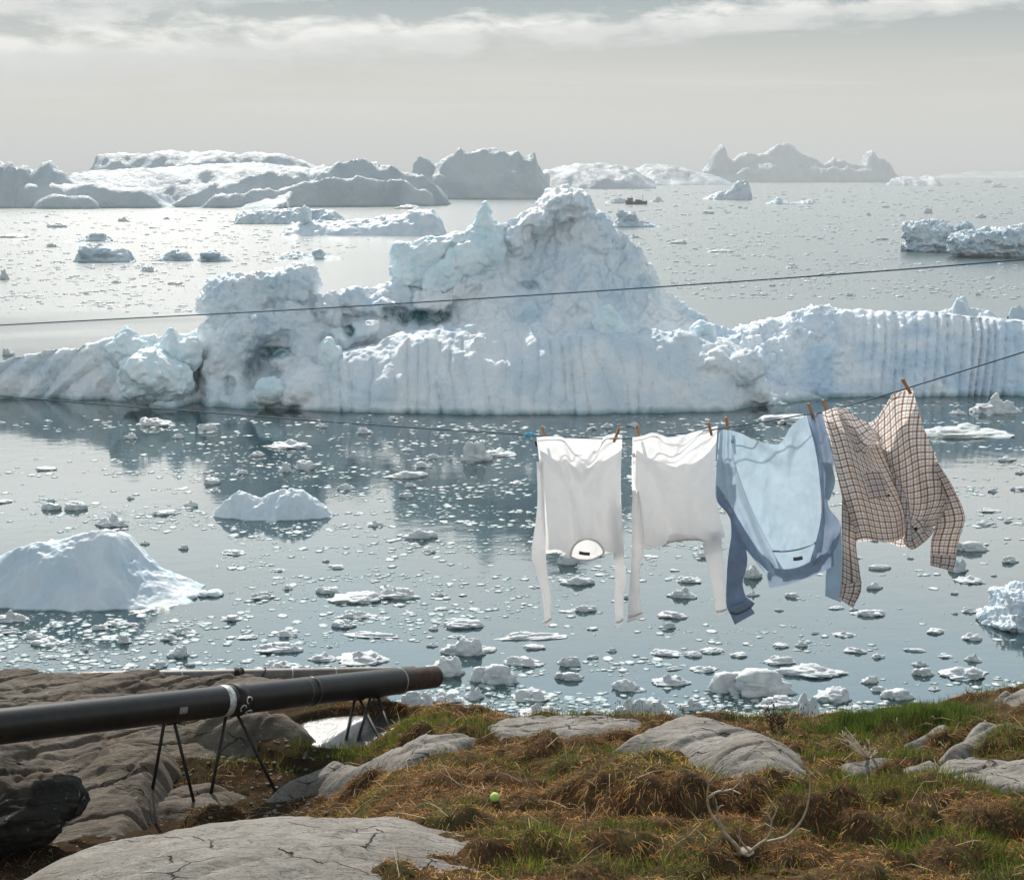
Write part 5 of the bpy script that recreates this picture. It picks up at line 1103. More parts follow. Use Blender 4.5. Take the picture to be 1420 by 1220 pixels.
def build_shirts():
    sag = lambda x0, y0, x1, y1, d: [(x0, y0), (x0 + .18 * (x1 - x0), y0 + .18 * (y1 - y0) + d * .12), (x0 + .5 * (x1 - x0), (y0 + y1) / 2 + d), (x0 + .82 * (x1 - x0), y0 + .82 * (y1 - y0) + d * .3), (x1, y1)]
    # swag folds: V shaped creases hanging between the pegs
    def swag(cx, amp, k, s):
        return lambda u, v: amp * np.sin(k * (np.abs(u - cx) * 1.6 + v * 1.5) + s) * np.exp(-((v - .18) / .28) ** 2) * (1 - np.abs(2 * u - 1) ** 3)
    # ---- first white shirt
    r = empty('shirt', tuple(P(805, 604, 7.2)), 'white long sleeved shirt hung upside down, first from the left, round neck open', 'shirt', 'clothes on the line')
    Y = 7.16
    f = swag(.5, .014, 13, 0)
    coons('back_panel', sag(744, 606, 863, 604, 2) , [(756, 768), (775, 766), (793, 772), (806, 777), (822, 776), (838, 768), (850, 766), (864, 765)], [(744, 606), (750, 660), (754, 720), (756, 768)], [(863, 604), (861, 660), (862, 720), (864, 765)], Y + .06, lambda u, v: .035 * np.sin(np.pi * u) + .01 * np.sin(9 * u + 2 * v), WHITE, r, seed=2)
    coons('front_panel', [(745, 606), (765, 605), (782, 607), (797, 624), (812, 632), (826, 622), (838, 606), (850, 602), (863, 603)], [(757, 763), (775, 762), (790, 771), (794, 760), (802, 751), (815, 747), (829, 752), (837, 763), (850, 766), (866, 765)], [(745, 606), (749, 660), (752, 720), (757, 763)], [(863, 603), (861, 660), (861, 720), (866, 765)], Y, lambda u, v: -.045 * np.sin(np.pi * u) ** .7 * (1 - .3 * v) + f(u, v) + .013 * np.sin(15 * u + 3 * v) * v + .008 * np.sin(27 * u - 5 * v + 1) * v + .010 * np.sin(8 * u * (1 - v) + 9 * v * u) , WHITE, r, nu=110, nv=110, seed=3)
    ribbon('neck_band', [(791, 772), (794, 760), (802, 751), (815, 747), (829, 752), (837, 763), (836, 769)], 2.8, Y - .035, WHITED, r); ribbon('neck_band', [(791, 772), (803, 776), (820, 776), (836, 769)], 2.8, Y + .05, WHITED, r)
    ribbon('hem', [(746, 611), (765, 610), (782, 612), (797, 629), (812, 637), (826, 627), (838, 611), (850, 607), (862, 608)], 1.6, Y - .036, WHITED, r)
    ribbon('cuff', [(752, 862), (758, 862), (765, 857)], 3, Y - .008, WHITE, r, 10); ribbon('cuff', [(853, 862), (859, 862), (864, 858)], 3, Y + .018, WHITE, r, 10)
    label_patch('neck_label', (803, 766), (818, 768), 4.5, Y + .04, TAGM, r); label_patch('side_tag', (743, 612), (744, 619), 2.5, Y - .01, BTN, r)
    sleeve('sleeve', [(744, 640), (745, 700), (737, 768), (742, 790), (750, 820), (754, 850), (755, 871)], [(753, 640), (755, 700), (757, 768), (760, 800), (764, 830), (764, 850), (765, 864)], Y + .005, WHITE, r, seed=4)
    sleeve('sleeve', [(849, 700), (850, 762), (852, 780), (853, 810), (852, 840), (854, 871)], [(862, 700), (865, 765), (866, 780), (869, 800), (865, 830), (864, 866)], Y + .03, WHITE, r, seed=5)
    # ---- second white shirt
    r = empty('shirt', tuple(P(938, 602, 7.05)), 'white long sleeved shirt hung upside down, second from the left, neck nearly closed', 'shirt', 'clothes on the line')
    Y = 7.02; f = swag(.52, .012, 12, 1)
    coons('back_panel', [(877, 606), (930, 606), (960, 601), (994, 593)], [(890, 757), (915, 756), (935, 748), (960, 747), (985, 752), (1006, 744)], [(877, 606), (876, 660), (880, 720), (890, 757)], [(994, 593), (992, 660), (996, 710), (1006, 744)], Y + .06, lambda u, v: .03 * np.sin(np.pi * u), WHITE, r, seed=6)
    coons('front_panel', [(877, 607), (892, 604), (905, 600), (920, 604), (936, 609), (955, 601), (975, 596), (995, 590)], [(894, 760), (915, 758), (928, 752), (945, 748), (962, 747), (975, 748), (990, 751), (1006, 744)], [(877, 607), (879, 660), (889, 715), (894, 760)], [(995, 590), (992, 650), (995, 700), (1006, 744)], Y, lambda u, v: -.045 * np.sin(np.pi * u) ** .7 + f(u, v) + .014 * np.sin(13 * u - 3 * v) * v + .008 * np.sin(23 * u + 6 * v) * v + .009 * np.sin(7 * u + 6 * v * (1 - u)), WHITE, r, nu=110, nv=110, seed=7)
    ribbon('hem', [(879, 611), (892, 609), (905, 605), (920, 609), (936, 614), (955, 606), (975, 601), (993, 595)], 1.6, Y - .036, WHITED, r); ribbon('cuff', [(871, 855), (880, 853), (891, 849)], 3, Y - .035, WHITE, r, 10); ribbon('cuff', [(993, 848), (1001, 847), (1008, 844)], 3, Y + .006, WHITE, r, 10)
    ribbon('neck_band', [(918, 757), (928, 751), (945, 748), (962, 747), (975, 749)], 4, Y - .03, WHITED, r); label_patch('neck_label', (942, 748), (943, 745), 2.4, Y - .037, BTN, r)
    coons('inner_fold', [(927, 742), (940, 739), (955, 740), (968, 744)], [(928, 751), (945, 748), (962, 747), (972, 748)], [(927, 742), (928, 751)], [(968, 744), (972, 748)], Y - .046, lambda u, v: 0 * u, WHITE, r, 20, 8, seed=1)
    sleeve('sleeve', [(877, 680), (876, 720), (876, 770), (873, 810), (871, 838), (870, 863)], [(886, 680), (892, 720), (893, 760), (888, 790), (887, 820), (892, 856)], Y - .02, WHITE, r, seed=8)
    sleeve('sleeve', [(975, 735), (975, 760), (983, 790), (990, 830), (993, 855)], [(1000, 735), (1001, 760), (1004, 790), (1006, 830), (1009, 850)], Y + .02, WHITE, r, seed=9)
    label_patch('side_tag', (878, 628), (880, 634), 4, Y - .012, WHITED, r)
    # ---- blue shirt
    r = empty('shirt', tuple(P(1070, 590, 6.9)), 'light blue long sleeved shirt hung by its hem with darker blue sides and sleeves', 'shirt', 'clothes on the line')
    Y = 6.86
    coons('front_panel', [(1012, 596), (1028, 601), (1050, 611), (1078, 616), (1088, 606), (1098, 590), (1117, 575)], [(1072, 765), (1100, 762), (1120, 757), (1134, 752)], [(1012, 596), (1017, 638), (1038, 697), (1072, 765)], [(1117, 575), (1128, 600), (1134, 640), (1137, 697), (1134, 752)], Y, lambda u, v: -.035 * np.sin(np.pi * u) + .016 * np.sin(11 * (np.abs(u - .6) + v)) * np.exp(-(v / .35) ** 2) + .006 * np.sin(14 * u) * v, BLUE, r, nu=100, nv=110, seed=11)
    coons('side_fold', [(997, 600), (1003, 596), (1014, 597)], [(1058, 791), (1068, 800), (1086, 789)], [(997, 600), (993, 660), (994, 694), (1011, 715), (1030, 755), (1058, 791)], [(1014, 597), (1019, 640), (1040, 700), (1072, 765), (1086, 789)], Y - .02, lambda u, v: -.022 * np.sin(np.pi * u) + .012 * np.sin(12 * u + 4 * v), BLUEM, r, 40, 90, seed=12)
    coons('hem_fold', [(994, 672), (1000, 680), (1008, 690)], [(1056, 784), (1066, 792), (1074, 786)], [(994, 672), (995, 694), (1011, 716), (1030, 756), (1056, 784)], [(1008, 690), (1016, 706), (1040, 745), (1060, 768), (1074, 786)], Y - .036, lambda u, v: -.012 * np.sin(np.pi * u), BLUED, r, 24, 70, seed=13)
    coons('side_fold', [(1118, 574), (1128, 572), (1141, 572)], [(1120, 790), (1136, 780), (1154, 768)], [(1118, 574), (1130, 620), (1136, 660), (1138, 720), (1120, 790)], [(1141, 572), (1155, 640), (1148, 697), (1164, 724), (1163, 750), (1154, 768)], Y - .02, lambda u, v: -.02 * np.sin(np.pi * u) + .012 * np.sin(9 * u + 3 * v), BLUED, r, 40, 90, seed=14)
    sleeve('cuff_loop', [(1139, 640), (1145, 660), (1143, 690)], [(1153, 642), (1158, 668), (1150, 694)], Y - .045, BLUE, r, n=24, seed=15)
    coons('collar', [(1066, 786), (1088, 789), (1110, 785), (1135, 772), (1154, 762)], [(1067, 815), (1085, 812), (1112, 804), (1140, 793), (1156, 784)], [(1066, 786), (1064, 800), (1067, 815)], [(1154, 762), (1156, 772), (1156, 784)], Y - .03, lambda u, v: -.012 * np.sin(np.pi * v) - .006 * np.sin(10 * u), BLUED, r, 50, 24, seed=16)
    coons('yoke', [(1072, 764), (1100, 763), (1120, 758), (1134, 752)], [(1080, 790), (1095, 792), (1115, 786), (1132, 776)], [(1072, 764), (1080, 790)], [(1134, 752), (1132, 776)], Y + .01, lambda u, v: .0 * u, BLUE, r, 30, 16, seed=17)
    ribbon('seam', [(1071, 764), (1090, 764), (1112, 760), (1134, 751)], 2.6, Y - .008, BLUED, r); label_patch('neck_label', (1100, 775), (1113, 773), 5, Y - .004, simple('grey_label', (.09, .09, .10), .8), r); label_patch('care_label', (1014, 611), (1018, 611), 5, Y - .03, BLUE, r)
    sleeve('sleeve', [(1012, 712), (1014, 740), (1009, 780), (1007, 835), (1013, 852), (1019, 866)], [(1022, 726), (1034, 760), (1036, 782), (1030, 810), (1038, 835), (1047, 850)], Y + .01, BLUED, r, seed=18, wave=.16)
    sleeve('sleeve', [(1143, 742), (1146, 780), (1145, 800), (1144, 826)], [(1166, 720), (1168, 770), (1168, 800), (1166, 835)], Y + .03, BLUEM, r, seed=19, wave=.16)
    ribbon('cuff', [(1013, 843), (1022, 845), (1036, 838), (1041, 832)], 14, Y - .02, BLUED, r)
    # ---- checked shirt
    r = empty('shirt', tuple(P(1200, 560, 6.7)), 'brown and white checked shirt with collar and chest pocket, last on the right', 'shirt', 'clothes on the line')
    Y = 6.66; D = lambda u, v: -.05 * np.sin(np.pi * u) ** .8 + .016 * np.sin(10 * (u * .8 + v * .5) + 1) * (.4 + .6 * v) + .012 * np.sin(19 * u - 4 * v)
    coons('back_panel', [(1140, 571), (1165, 566), (1203, 586), (1225, 566), (1240, 545), (1265, 538)], [(1184, 752), (1222, 750), (1260, 758), (1296, 728)], [(1140, 571), (1159, 650), (1173, 712), (1184, 752)], [(1265, 538), (1280, 590), (1298, 640), (1320, 690), (1296, 728)], Y + .05, lambda u, v: .03 * np.sin(np.pi * u), PLAID, r, seed=21, uvrot=.1)
    coons('front_panel', [(1140, 571), (1148, 574), (1164, 572), (1180, 588), (1194, 604), (1208, 616), (1222, 616)], [(1184, 750), (1200, 747), (1222, 751), (1242, 750), (1256, 742)], [(1140, 571), (1151, 610), (1159, 650), (1173, 712), (1184, 750)], [(1222, 616), (1230, 640), (1243, 672), (1256, 705), (1256, 742)], Y, D, PLAID, r, nu=90, nv=110, seed=22, uvrot=.06)
    coons('front_panel', [(1222, 616), (1212, 596), (1226, 572), (1240, 548), (1265, 539)], [(1256, 735), (1268, 745), (1284, 738), (1297, 728)], [(1222, 616), (1232, 640), (1246, 672), (1256, 705), (1256, 735)], [(1265, 539), (1280, 590), (1303, 647), (1318, 690), (1297, 728)], Y - .015, lambda u, v: -.035 * np.sin(np.pi * u) ** .8 + .016 * np.sin(13 * u + 3 * v) + .01 * np.sin(8 * v + 3), PLAID, r, nu=90, nv=110, seed=23, uvrot=-.35)
    coons('collar', [(1160, 566), (1172, 566), (1186, 578), (1203, 586), (1222, 606)], [(1170, 595), (1180, 612), (1193, 632), (1208, 620), (1223, 607)], [(1160, 566), (1164, 580), (1170, 595)], [(1222, 606), (1223, 607)], Y - .055, lambda u, v: -.012 * np.sin(np.pi * u) * v, PLAID2, r, 50, 30, seed=24, uvrot=.75)
    coons('chest_pocket', [(1197, 654), (1210, 653), (1225, 655)], [(1205, 692), (1218, 691), (1233, 690)], [(1197, 654), (1201, 672), (1205, 692)], [(1225, 655), (1229, 672), (1233, 690)], Y - .075, lambda u, v: -.002 + 0 * u, PLAID2, r, 24, 24, seed=25, uvrot=.1)
    ribbon('placket', [(1226, 618), (1236, 645), (1247, 675), (1256, 705), (1260, 724)], 9, Y - .045, PLAID2, r)
    coons('hem_fold', [(1252, 718), (1262, 722), (1278, 718), (1296, 734)], [(1252, 751), (1264, 762), (1280, 753), (1291, 743)], [(1252, 718), (1256, 735), (1252, 751)], [(1296, 734), (1294, 738), (1291, 743)], Y - .05, lambda u, v: -.02 * np.sin(np.pi * u) * np.sin(np.pi * v), PLAID2, r, 40, 26, seed=26, uvrot=.5)
    ribbon('cuff', [(1259, 722), (1260, 735), (1261, 752)], 8, Y - .075, PLAID2, r)
    sleeve('sleeve', [(1168, 684), (1167, 720), (1168, 760), (1167, 800), (1164, 828)], [(1176, 690), (1188, 722), (1187, 756), (1192, 790), (1194, 818), (1183, 842)], Y - .02, PLAID, r, seed=27, uvoff=(.01, .0), wave=.14)
    sleeve('sleeve', [(1280, 650), (1292, 700), (1297, 727), (1291, 752), (1290, 782)], [(1300, 640), (1322, 676), (1338, 716), (1330, 748), (1323, 787)], Y + .01, PLAID, r, seed=28, wave=.12)
    sleeve('cuff', [(1290, 768), (1290, 776), (1290, 784)], [(1326, 770), (1325, 780), (1321, 792)], Y + .008, PLAID2, r, n=16, seed=29, flat=.4)
    sleeve('cuff', [(1166, 812), (1165, 822), (1163, 830)], [(1195, 806), (1192, 822), (1183, 843)], Y - .022, PLAID2, r, n=16, seed=30, flat=.4)
    button(1232, 687, Y - .085, r, .007); button(1270, 733, Y - .085, r, .009); button(1227, 618, Y - .06, r, .005)
build_shirts()

# ------------------------------------------------------------------ pipes
RUST = simple('rusty_iron', (.038, .020, .011), .75, .3, 18, .6, .004)
def pipe_mat():
    m, nt, out = M('dark_pipe'); N = NT(nt); pos = N.n('ShaderNodeNewGeometry').outputs['Position']
    a = N.noise(pos, 5, 6, .65); b = N.noise(N.scale(pos, (6, 6, 1.5)), 3, 5, .6)
    col = N.mix(N.ramp(a, [(.4, 0), (.65, 1)]), (.010, .0085, .0075), (.018, .015, .013)); col = N.mix(N.math('MULTIPLY', N.ramp(b, [(.56, 0), (.7, 1)]), .35), col, (.05, .032, .02))
    N.bsdf(out, Base_Color=col, Roughness=.36, Normal=N.bump(N.noise(pos, 40, 5, .6), .3, .003), Specular_IOR_Level=.22); return m
PIPEM = pipe_mat(); PIPE2 = simple('grey_pipe', (.135, .12, .105), .5, 0, 8, .25); BAND = simple('galvanised_band', (.42, .42, .40), .5, .5, 40, .3); DARKI = simple('dark_iron', (.018, .014, .012), .6, .4, 40, .3); INS = simple('pipe_inside', (.01, .009, .008), .9)
def build_pipes():
    A, B = P(0, 1007, 10.5), P(556, 943.5, 14.35); d = (B - A) / np.linalg.norm(B - A)
    def at(px):     # point of the axis seen at column px
        lo, hi = -6.0, 9.0
        for _ in range(50):
            m = (lo + hi) / 2; q = A + d * m; c = CX + q[0] / (q[1] * CP + (CAMZ - q[2]) * SP) * F
            lo, hi = (m, hi) if c < px else (lo, m)
        return A + d * lo
    Rr = .142
    root = empty('pipe', tuple(B), 'thick dark pipe with a rusty open end, the nearer of the two pipes', 'pipe')
    st = A - d * 4.5
    V, Fc = tube([st + (B - st) * t for t in np.linspace(0, 1, 30)], Rr, 48, cap=False); child('pipe_shell', V, Fc, PIPEM, root)
    E = at(603); r0 = .122
    V, Fc = tube([B - d * .12, B - d * .02, B, B + d * .01, B + d * .02, (B + E) / 2, E - d * .01, E], [r0, r0, r0, r0, r0, r0, r0 * 1.0, r0 * .97], 48, cap=False)
    V2, F2 = tube([E, E - d * .004, E - d * .5], [r0 * .97, r0 * .88, r0 * .88], 48); V2c, F2c = V2, F2
    child('open_end', V, Fc, RUST, root); child('pipe_bore', V2, F2, INS, root)
    V, Fc = tube([B - d * .004, B], [Rr, r0 * .99], 48, cap=False); child('shell_rim', V, Fc, DARKI, root)
    def ring(c, w, r, mat, name, parent=root):
        V, Fc = tube([c - d * (w / 2 + .002), c - d * w / 2, c + d * w / 2, c + d * (w / 2 + .002)], [r - .01, r, r, r - .01], 48, cap=False); child(name, V, Fc, mat, parent)
    ring(at(421), .005, Rr + .002, PIPE2, 'joint_band'); ring(at(552), .007, Rr + .003, BAND, 'joint_band'); ring(at(309), .075, Rr + .004, BAND, 'clamp')
    ring(at(327), .13, Rr + .007, DARKI, 'coupling'); ring(at(431), .06, Rr + .002, PIPEM, 'coupling')
    c = at(332)
    for i, (a, s) in enumerate(((-.3, 0), (.15, .06), (-.7, .10))):   # hooked clips on the coupling
        n0 = np.cross(d, [0, 0, 1]); n0 /= np.linalg.norm(n0); up = np.cross(n0, d)
        t = np.linspace(0, 4.4, 14); cc = c + d * (s - .08) + (n0 * math.cos(a) + up * math.sin(a)) * (Rr + .014)
        tang = -n0 * math.sin(a) + up * math.cos(a)
        V, Fc = tube([cc + d * .032 * math.cos(q) + tang * .032 * math.sin(q) for q in t], .007, 6); child('clip', V, Fc, BAND, root)
    # a worn pale sticker
    c = at(240); n0 = np.cross(d, [0, 0, 1]); n0 /= np.linalg.norm(n0); up = np.cross(n0, d); V = []
    for j, a in enumerate(np.linspace(.20, -.22, 7)):
        for x in np.linspace(-.045, .045, 6): V.append(c + d * x + (n0 * math.cos(a) + up * math.sin(a)) * (Rr + .0025))
    child('sticker', np.array(V), grid_faces(6, 7), simple('worn_sticker', (.20, .18, .165), .7, 0, 60, .6), root)
    # lighter pipe behind
    A2, B2 = P(112, 940, 17.0), P(575, 932, 18.4); d2 = (B2 - A2) / np.linalg.norm(B2 - A2)
    root2 = empty('pipe', tuple(A2), 'thin light grey pipe with wire coils, running behind the thick dark pipe', 'pipe')
    A2 = A2 - d2 * .0; V, Fc = tube([A2 - d2 * .4, A2 - d2 * .05, A2, A2 + d2 * .3] + [A2 + (B2 - A2) * t for t in np.linspace(.1, 1, 12)], [.03, .05, .08, .083] + [.085] * 12, 28); child('pipe_shell', V, Fc, PIPE2, root2)
    for px in (168, 244, 396, 458):
        t = (px - 112) / 463; c = A2 + (B2 - A2) * t; V, Fc = tube([c - d2 * .008, c + d2 * .008], .088, 28); child('joint_band', V, Fc, BAND, root2)
    n0 = np.cross(d2, [0, 0, 1]); n0 /= np.linalg.norm(n0); up = np.cross(n0, d2)
    for px, w, k, nm in ((321, .13, 9, 'wire_coil'), (352, .0, 1, 'wire_loop')):
        t = (px - 112) / 463; c = A2 + (B2 - A2) * t; q = np.linspace(0, 2 * np.pi * k, 24 * k)
        rr = .096 + .008 * np.sin(q * 1.7); pts = [c + d2 * (w * (x / q[-1] - .5) + (.06 * math.sin(x) if k == 1 else .015 * math.sin(x * .9))) + (n0 * math.cos(x) + up * math.sin(x)) * r for x, r in zip(q, rr)]
        V, Fc = tube(pts, .008, 6); child(nm, V, Fc, DARKI, root2)
    # frames that carry the thick pipe
    def frame(label, legs, px):
        c = at(px); top = c - np.array([0, 0, Rr])
        root = empty('pipe_support', tuple(top), label, 'pipe support', 'iron frames under the thick pipe')
        for (a, b) in legs:
            ft = hit(*b); ft[2] -= .05; c = at(a); V, Fc = tube([c - np.array([0, 0, Rr * .9]), ft], .0155, 8); child('leg', V, Fc, DARKI, root)
        up_ = np.array([0, 0, 1.0]); V, Fc = tube([c - np.array([0, 0, Rr + .004]) - d * .07, c - np.array([0, 0, Rr + .004]) + d * .07], .02, 8); child('saddle', V, Fc, DARKI, root)
    frame('leftmost iron A frame under the thick pipe', [(227, (206, 1119)), (240, (273, 1123))], 234)
    frame('second iron A frame from the left, under the white clamp', [(313, (288, 1117)), (327, (388, 1103))], 320)
    frame('iron frame with crossed legs standing in the pool edge', [(492, (476, 1038)), (497, (532, 1030))], 495)
    frame('rearmost iron frame, nearest to the open pipe end', [(514, (494, 1028)), (523, (541, 1008))], 518)
build_pipes()

# ------------------------------------------------------------------ small things on the shore
def onG(px, py):
    """where the sight line meets the land with its tussocks"""
    x, y, z = ray(px, py); Ys = np.linspace(7.5, 17, 700); s = Ys / y; g = G(x * s, Ys); i = int(np.argmax((CAMZ + z * s) <= g)); return np.array([x * s[i], Ys[i], g[i]])
BONE = simple('bleached_bone', (.33, .265, .19), .6, 0, 25, .28, .002)
def build_antlers():
    b = onG(1034, 1182); Yb = b[1] - .02; z = lambda px: px / F * Yb * 1.12
    root = empty('antlers', tuple(b), 'pale reindeer antlers on a piece of skull, lying among the tussocks', 'antlers')
    def horn(strokes):
        it = []
        for pts, r0, r1, dy in strokes:
            n = max(8, len(pts) * 5); q = spline([P(x, y, Yb + (k if isinstance(k, float) else 0)) for x, y, k in [(p[0], p[1], float(dy[0] + (dy[1] - dy[0]) * i / (len(pts) - 1))) for i, p in enumerate(pts)]], n)
            w = np.linspace(r0, r1, n) * (1 + .06 * np.sin(np.arange(n) * 1.1)); it.append(tube(q, w * Yb * 1.12 / F * .46, 10))
        return merge(it)
    V, Fc = horn([([(1024, 1183), (1024, 1176), (1013.5, 1164), (1004, 1154), (997, 1142), (988, 1131.5), (982, 1116), (981, 1100.5), (982.5, 1086.6), (980, 1074), (982, 1065), (991, 1058)], 6.2, 1.4, (0, -.12)),
                  ([(983, 1085), (994, 1072.7), (1002, 1063), (1011, 1057)], 3.2, 1.2, (-.10, -.2)), ([(983, 1105), (994, 1098), (1006.5, 1096), (1017, 1093), (1028, 1082)], 4.6, 1.5, (-.08, -.22)), ([(1000, 1097), (1004, 1090), (1006.5, 1085)], 3, 1.2, (-.13, -.16)), ([(1012, 1094), (1020, 1097), (1028, 1100.5)], 3, 1, (-.15, -.22)),
                  ([(1009, 1160), (1000, 1144), (996, 1132), (995, 1121), (992, 1107)], 4.2, 1.3, (-.02, -.12)), ([(995.5, 1122), (999, 1117), (1004, 1116)], 2.4, 1, (-.09, -.12))]); child('antler', V, Fc, BONE, root)
    V, Fc = horn([([(1036, 1182), (1041, 1179.6), (1053, 1169.5), (1063, 1163), (1068.5, 1152), (1070, 1139), (1074.6, 1128.5), (1079, 1117)], 5.0, 1.2, (-.02, -.08)), ([(1070, 1140), (1067, 1131.5), (1064, 1126), (1067, 1117)], 3.2, 1, (-.06, -.1)), ([(1065, 1127), (1060, 1126), (1054.5, 1121)], 2.2, 1, (-.08, -.1)),
                  ([(1040, 1180), (1033, 1173), (1027, 1164), (1025, 1157), (1026, 1147)], 4.4, 1.1, (-.03, -.1)), ([(1026, 1162), (1022, 1158), (1020, 1152)], 2.4, 1, (-.05, -.08)),
                  ([(1064, 1166.5), (1071, 1165), (1079, 1163), (1092, 1158), (1107, 1144), (1116.5, 1127), (1121, 1110), (1123, 1094), (1122.7, 1077), (1121, 1063), (1118.5, 1056)], 4.4, 1.5, (-.02, -.20)), ([(1121.5, 1070), (1113, 1060), (1105, 1053)], 2.8, 1.1, (-.18, -.2))]); child('antler', V, Fc, BONE, root)
    c = P(1032, 1180, Yb + .01); V, Fc = lump(c, (.055, .05, .022), 9, amp=.35, sub=4); child('skull', V, Fc, BONE, root)
build_antlers()
def build_small():
    c = onG(686, 1111); V, Fc = ICO[4]; m, nt, out = M('ball_felt'); N = NT(nt); pos = N.n('ShaderNodeTexCoord').outputs['Object']
    sp = N.n('ShaderNodeSeparateXYZ', i={0: pos}); seam = N.math('ABSOLUTE', N.math('SUBTRACT', N.math('MULTIPLY', sp.outputs[0], sp.outputs[1]), N.math('MULTIPLY', sp.outputs[2], .012)))
    col = N.mix(N.ramp(seam, [(0, 1), (.00006, 0)]), (.32, .60, .015), (.5, .65, .2)); N.bsdf(out, Base_Color=col, Roughness=.95, Specular_IOR_Level=.1, Normal=N.bump(N.noise(pos, 900, 2), .6, .001))
    o = link_mesh('ball', V * .034, Fc, m); o.location = (c[0], c[1], c[2] + .030); tag(o, 'lime green tennis ball lying on the brown grass', 'ball')
    # bleached twigs
    b = onG(1207, 1052); Yb = b[1] - .05; r = np.random.default_rng(3); it = []
    tips = [(1158, 1022), (1163, 1016), (1167, 1012), (1172, 1008), (1175, 1024), (1181, 1018), (1186, 1028), (1192, 1034), (1201, 1024), (1199, 1034), (1206, 1037), (1217, 1042), (1213, 1047), (1166, 1028), (1178, 1032)]
    for i, (x, y) in enumerate(tips):
        mx, my = 1206 + (x - 1206) * .5 + r.normal(0, 2.5), 1051 + (y - 1051) * .45 + r.normal(0, 2); dy = r.normal(-.05, .08)
        pts = spline([P(1206 + r.normal(0, 1.5), 1053, Yb), P(mx, my, Yb + dy * .6), P(x, y, Yb + dy)], 8); it.append(tube(pts, np.linspace(.0085, .003, 8), 6))
        for k in range(2): q = pts[r.integers(3, 7)]; it.append(tube([q, q + [r.normal(0, .03), r.normal(0, .02), r.uniform(.015, .05)]], [.004, .002], 5))
    V, Fc = merge(it); tag(link_mesh('driftwood', V, Fc, simple('bleached_wood', (.50, .42, .33), .8, 0, 30, .3)), 'bleached branching twigs sticking out of the green grass on the right', 'driftwood')
    # dark dock plants on the skyline
    dm = simple('dead_dock', (.035, .018, .012), .85)
    for px, hgt, n, lab in ((1069, 34, 9, 'dark dried seed plant standing on the skyline below the blue shirt'), (1083, 22, 7, 'low rusty seed plant right of the dark dried one'), (1164, 24, 2, 'thin leaning dry stalk on the skyline right of the seed plants')):
        c = onG(px, 1012); it = []; s = c[1] * 1.1 / F; r = np.random.default_rng(px)
        for i in range(n):
            h = hgt * s * r.uniform(.6, 1.15); t = c + [r.normal(0, .045), r.normal(0, .03), h]; if_ = spline([c + [r.normal(0, .02), 0, -.02], (c + t) / 2 + [r.normal(0, .01), 0, 0], t], 8)
            it.append(tube(if_, np.linspace(.0028, .0012, 8), 5))
            if n > 2:
                for k in range(11): q = if_[r.integers(3, 8)] + r.normal(0, .012, 3); it.append(lump(q, (.0065, .0065, .008), k, sub=1))
        V, Fc = merge(it); tag(link_mesh('dried_plant', V, Fc, dm), lab, 'plant')
    # loose stones on the bare peat, left
    r = np.random.default_rng(12); it = []
    for i in range(420):
        px, py = r.uniform(150, 460), r.uniform(1035, 1140)
        if r.random() < .3: px, py = r.uniform(20, 500), r.uniform(1120, 1200)
        c = hit(px, py); X, Y = c[0], c[1]; z = float(G(np.array([X]), np.array([Y]))[0]); k = r.uniform(.006, .022); it.append(lump((X, Y, z + k * .3), (k * 1.3, k, k * .7), i, amp=.4, sub=1))
    V, Fc = merge(it); tag(link_mesh('pebbles', V, Fc, ROCK), 'small stones scattered on the bare dark peat', 'pebbles', kind='stuff')
build_small()
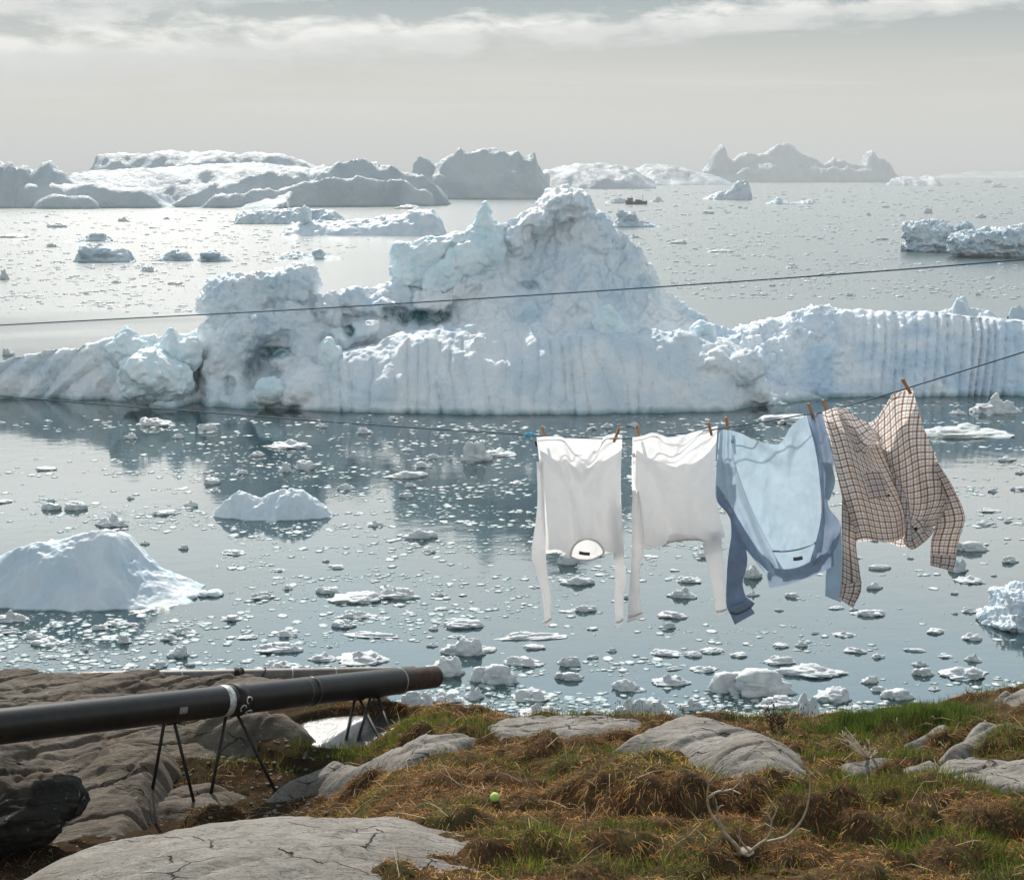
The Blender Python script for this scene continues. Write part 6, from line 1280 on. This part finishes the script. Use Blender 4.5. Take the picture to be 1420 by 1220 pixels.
def build_boat():
    Y0 = Yw(283.6, 880); s = math.hypot(Y0, CAMZ) / F; x0 = W(882.5, 283.6)[0]; L = 29 * s; r = empty('fishing_boat', (x0, Y0, 0), 'small dark fishing boat far out to the right of the tall summit', 'boat')
    HULL = simple('boat_hull', (.035, .028, .022), .5, 0, 3, .3); WH = simple('boat_house', (.16, .15, .14), .5); GL = simple('boat_glass', (.01, .012, .014), .1); ST = simple('boat_rig', (.03, .03, .03), .6)
    n = 24; V = []; W_ = L * .16; H = 6.3 * s * .62
    for i in range(n):
        t = i / (n - 1); xx = (t - .5) * L; taper = min(1, (t + .02) * 5) ** .5 * min(1, (1 - t + .08) * 6) ** .5
        sheer = H * (1 + .35 * abs(2 * t - 1) ** 2.5 + (.12 if t < .2 else 0))
        for (a, b) in ((-1, 1), (-.92, .45), (-.6, -.25), (0, -.4), (.6, -.25), (.92, .45), (1, 1)): V.append((xx + (-.10 * L * b * .3 if t < .12 else 0), a * W_ * taper, b * sheer if b > 0 else b * H))
    V = np.array(V) + [x0, Y0, 0]; deck = []
    for i in range(n - 1): deck.append((i * 7, i * 7 + 6, (i + 1) * 7 + 6, (i + 1) * 7))
    child('hull', V, [grid_faces(7, n), np.array(deck)], HULL, r)
    c = np.array([x0, Y0, 0]); hx = -.30 * L
    it = [box(c + [hx, 0, H + .5 * s * 4.6], (7.5 * s, W_ * 1.2, 4.8 * s)), box(c + [hx, 0, H + 4.75 * s], (8.2 * s, W_ * 1.35, .35 * s))]; V, Fc = merge(it); child('wheelhouse', V, Fc, WH, r, False)
    for k in (-2.4, -.8, .8, 2.4):
        V, Fc = box(c + [hx + k * s, -W_ * .6 - .02, H + 3.3 * s], (1.1 * s, .06, 1.2 * s)); child('window', V, Fc, GL, r, False)
    V, Fc = box(c + [.10 * L, 0, H + 1.0 * s], (9 * s, W_ * 1.1, 2.2 * s)); V2, F2 = box(c + [.05 * L, 0, H + 2.3 * s], (5 * s, W_ * .7, .8 * s)); child('hold', *merge([(V, Fc), (V2, F2)]), ST, r, False)
    V, Fc = tube([c + [.30 * L, 0, H], c + [.30 * L, 0, H + 10.5 * s]], [.35 * s, .22 * s], 8); V2, F2 = tube([c + [.30 * L, 0, H + 8.5 * s], c + [.14 * L, 0, H + 4.5 * s]], .16 * s, 6); child('mast', *merge([(V, Fc), (V2, F2)]), ST, r)
    V, Fc = tube([c + [hx + 2.0 * s, 0, H + 4.8 * s], c + [hx + 2.0 * s, 0, H + 9.8 * s]], [.22 * s, .12 * s], 6); V2, F2 = tube([c + [hx + .8 * s, 0, H + 7 * s], c + [hx + 3.2 * s, 0, H + 7 * s]], .14 * s, 5); child('aerial_mast', *merge([(V, Fc), (V2, F2)]), ST, r)
    pts = [c + [(t - .5) * L * .94, -W_ * .9, H * 1.05 + 1.5 * s] for t in np.linspace(.42, 1, 8)]; it = [tube(pts, .07 * s, 4)] + [tube([p, p - [0, 0, 1.6 * s]], .06 * s, 4) for p in pts]; child('railing', *merge(it), ST, r)
build_boat()
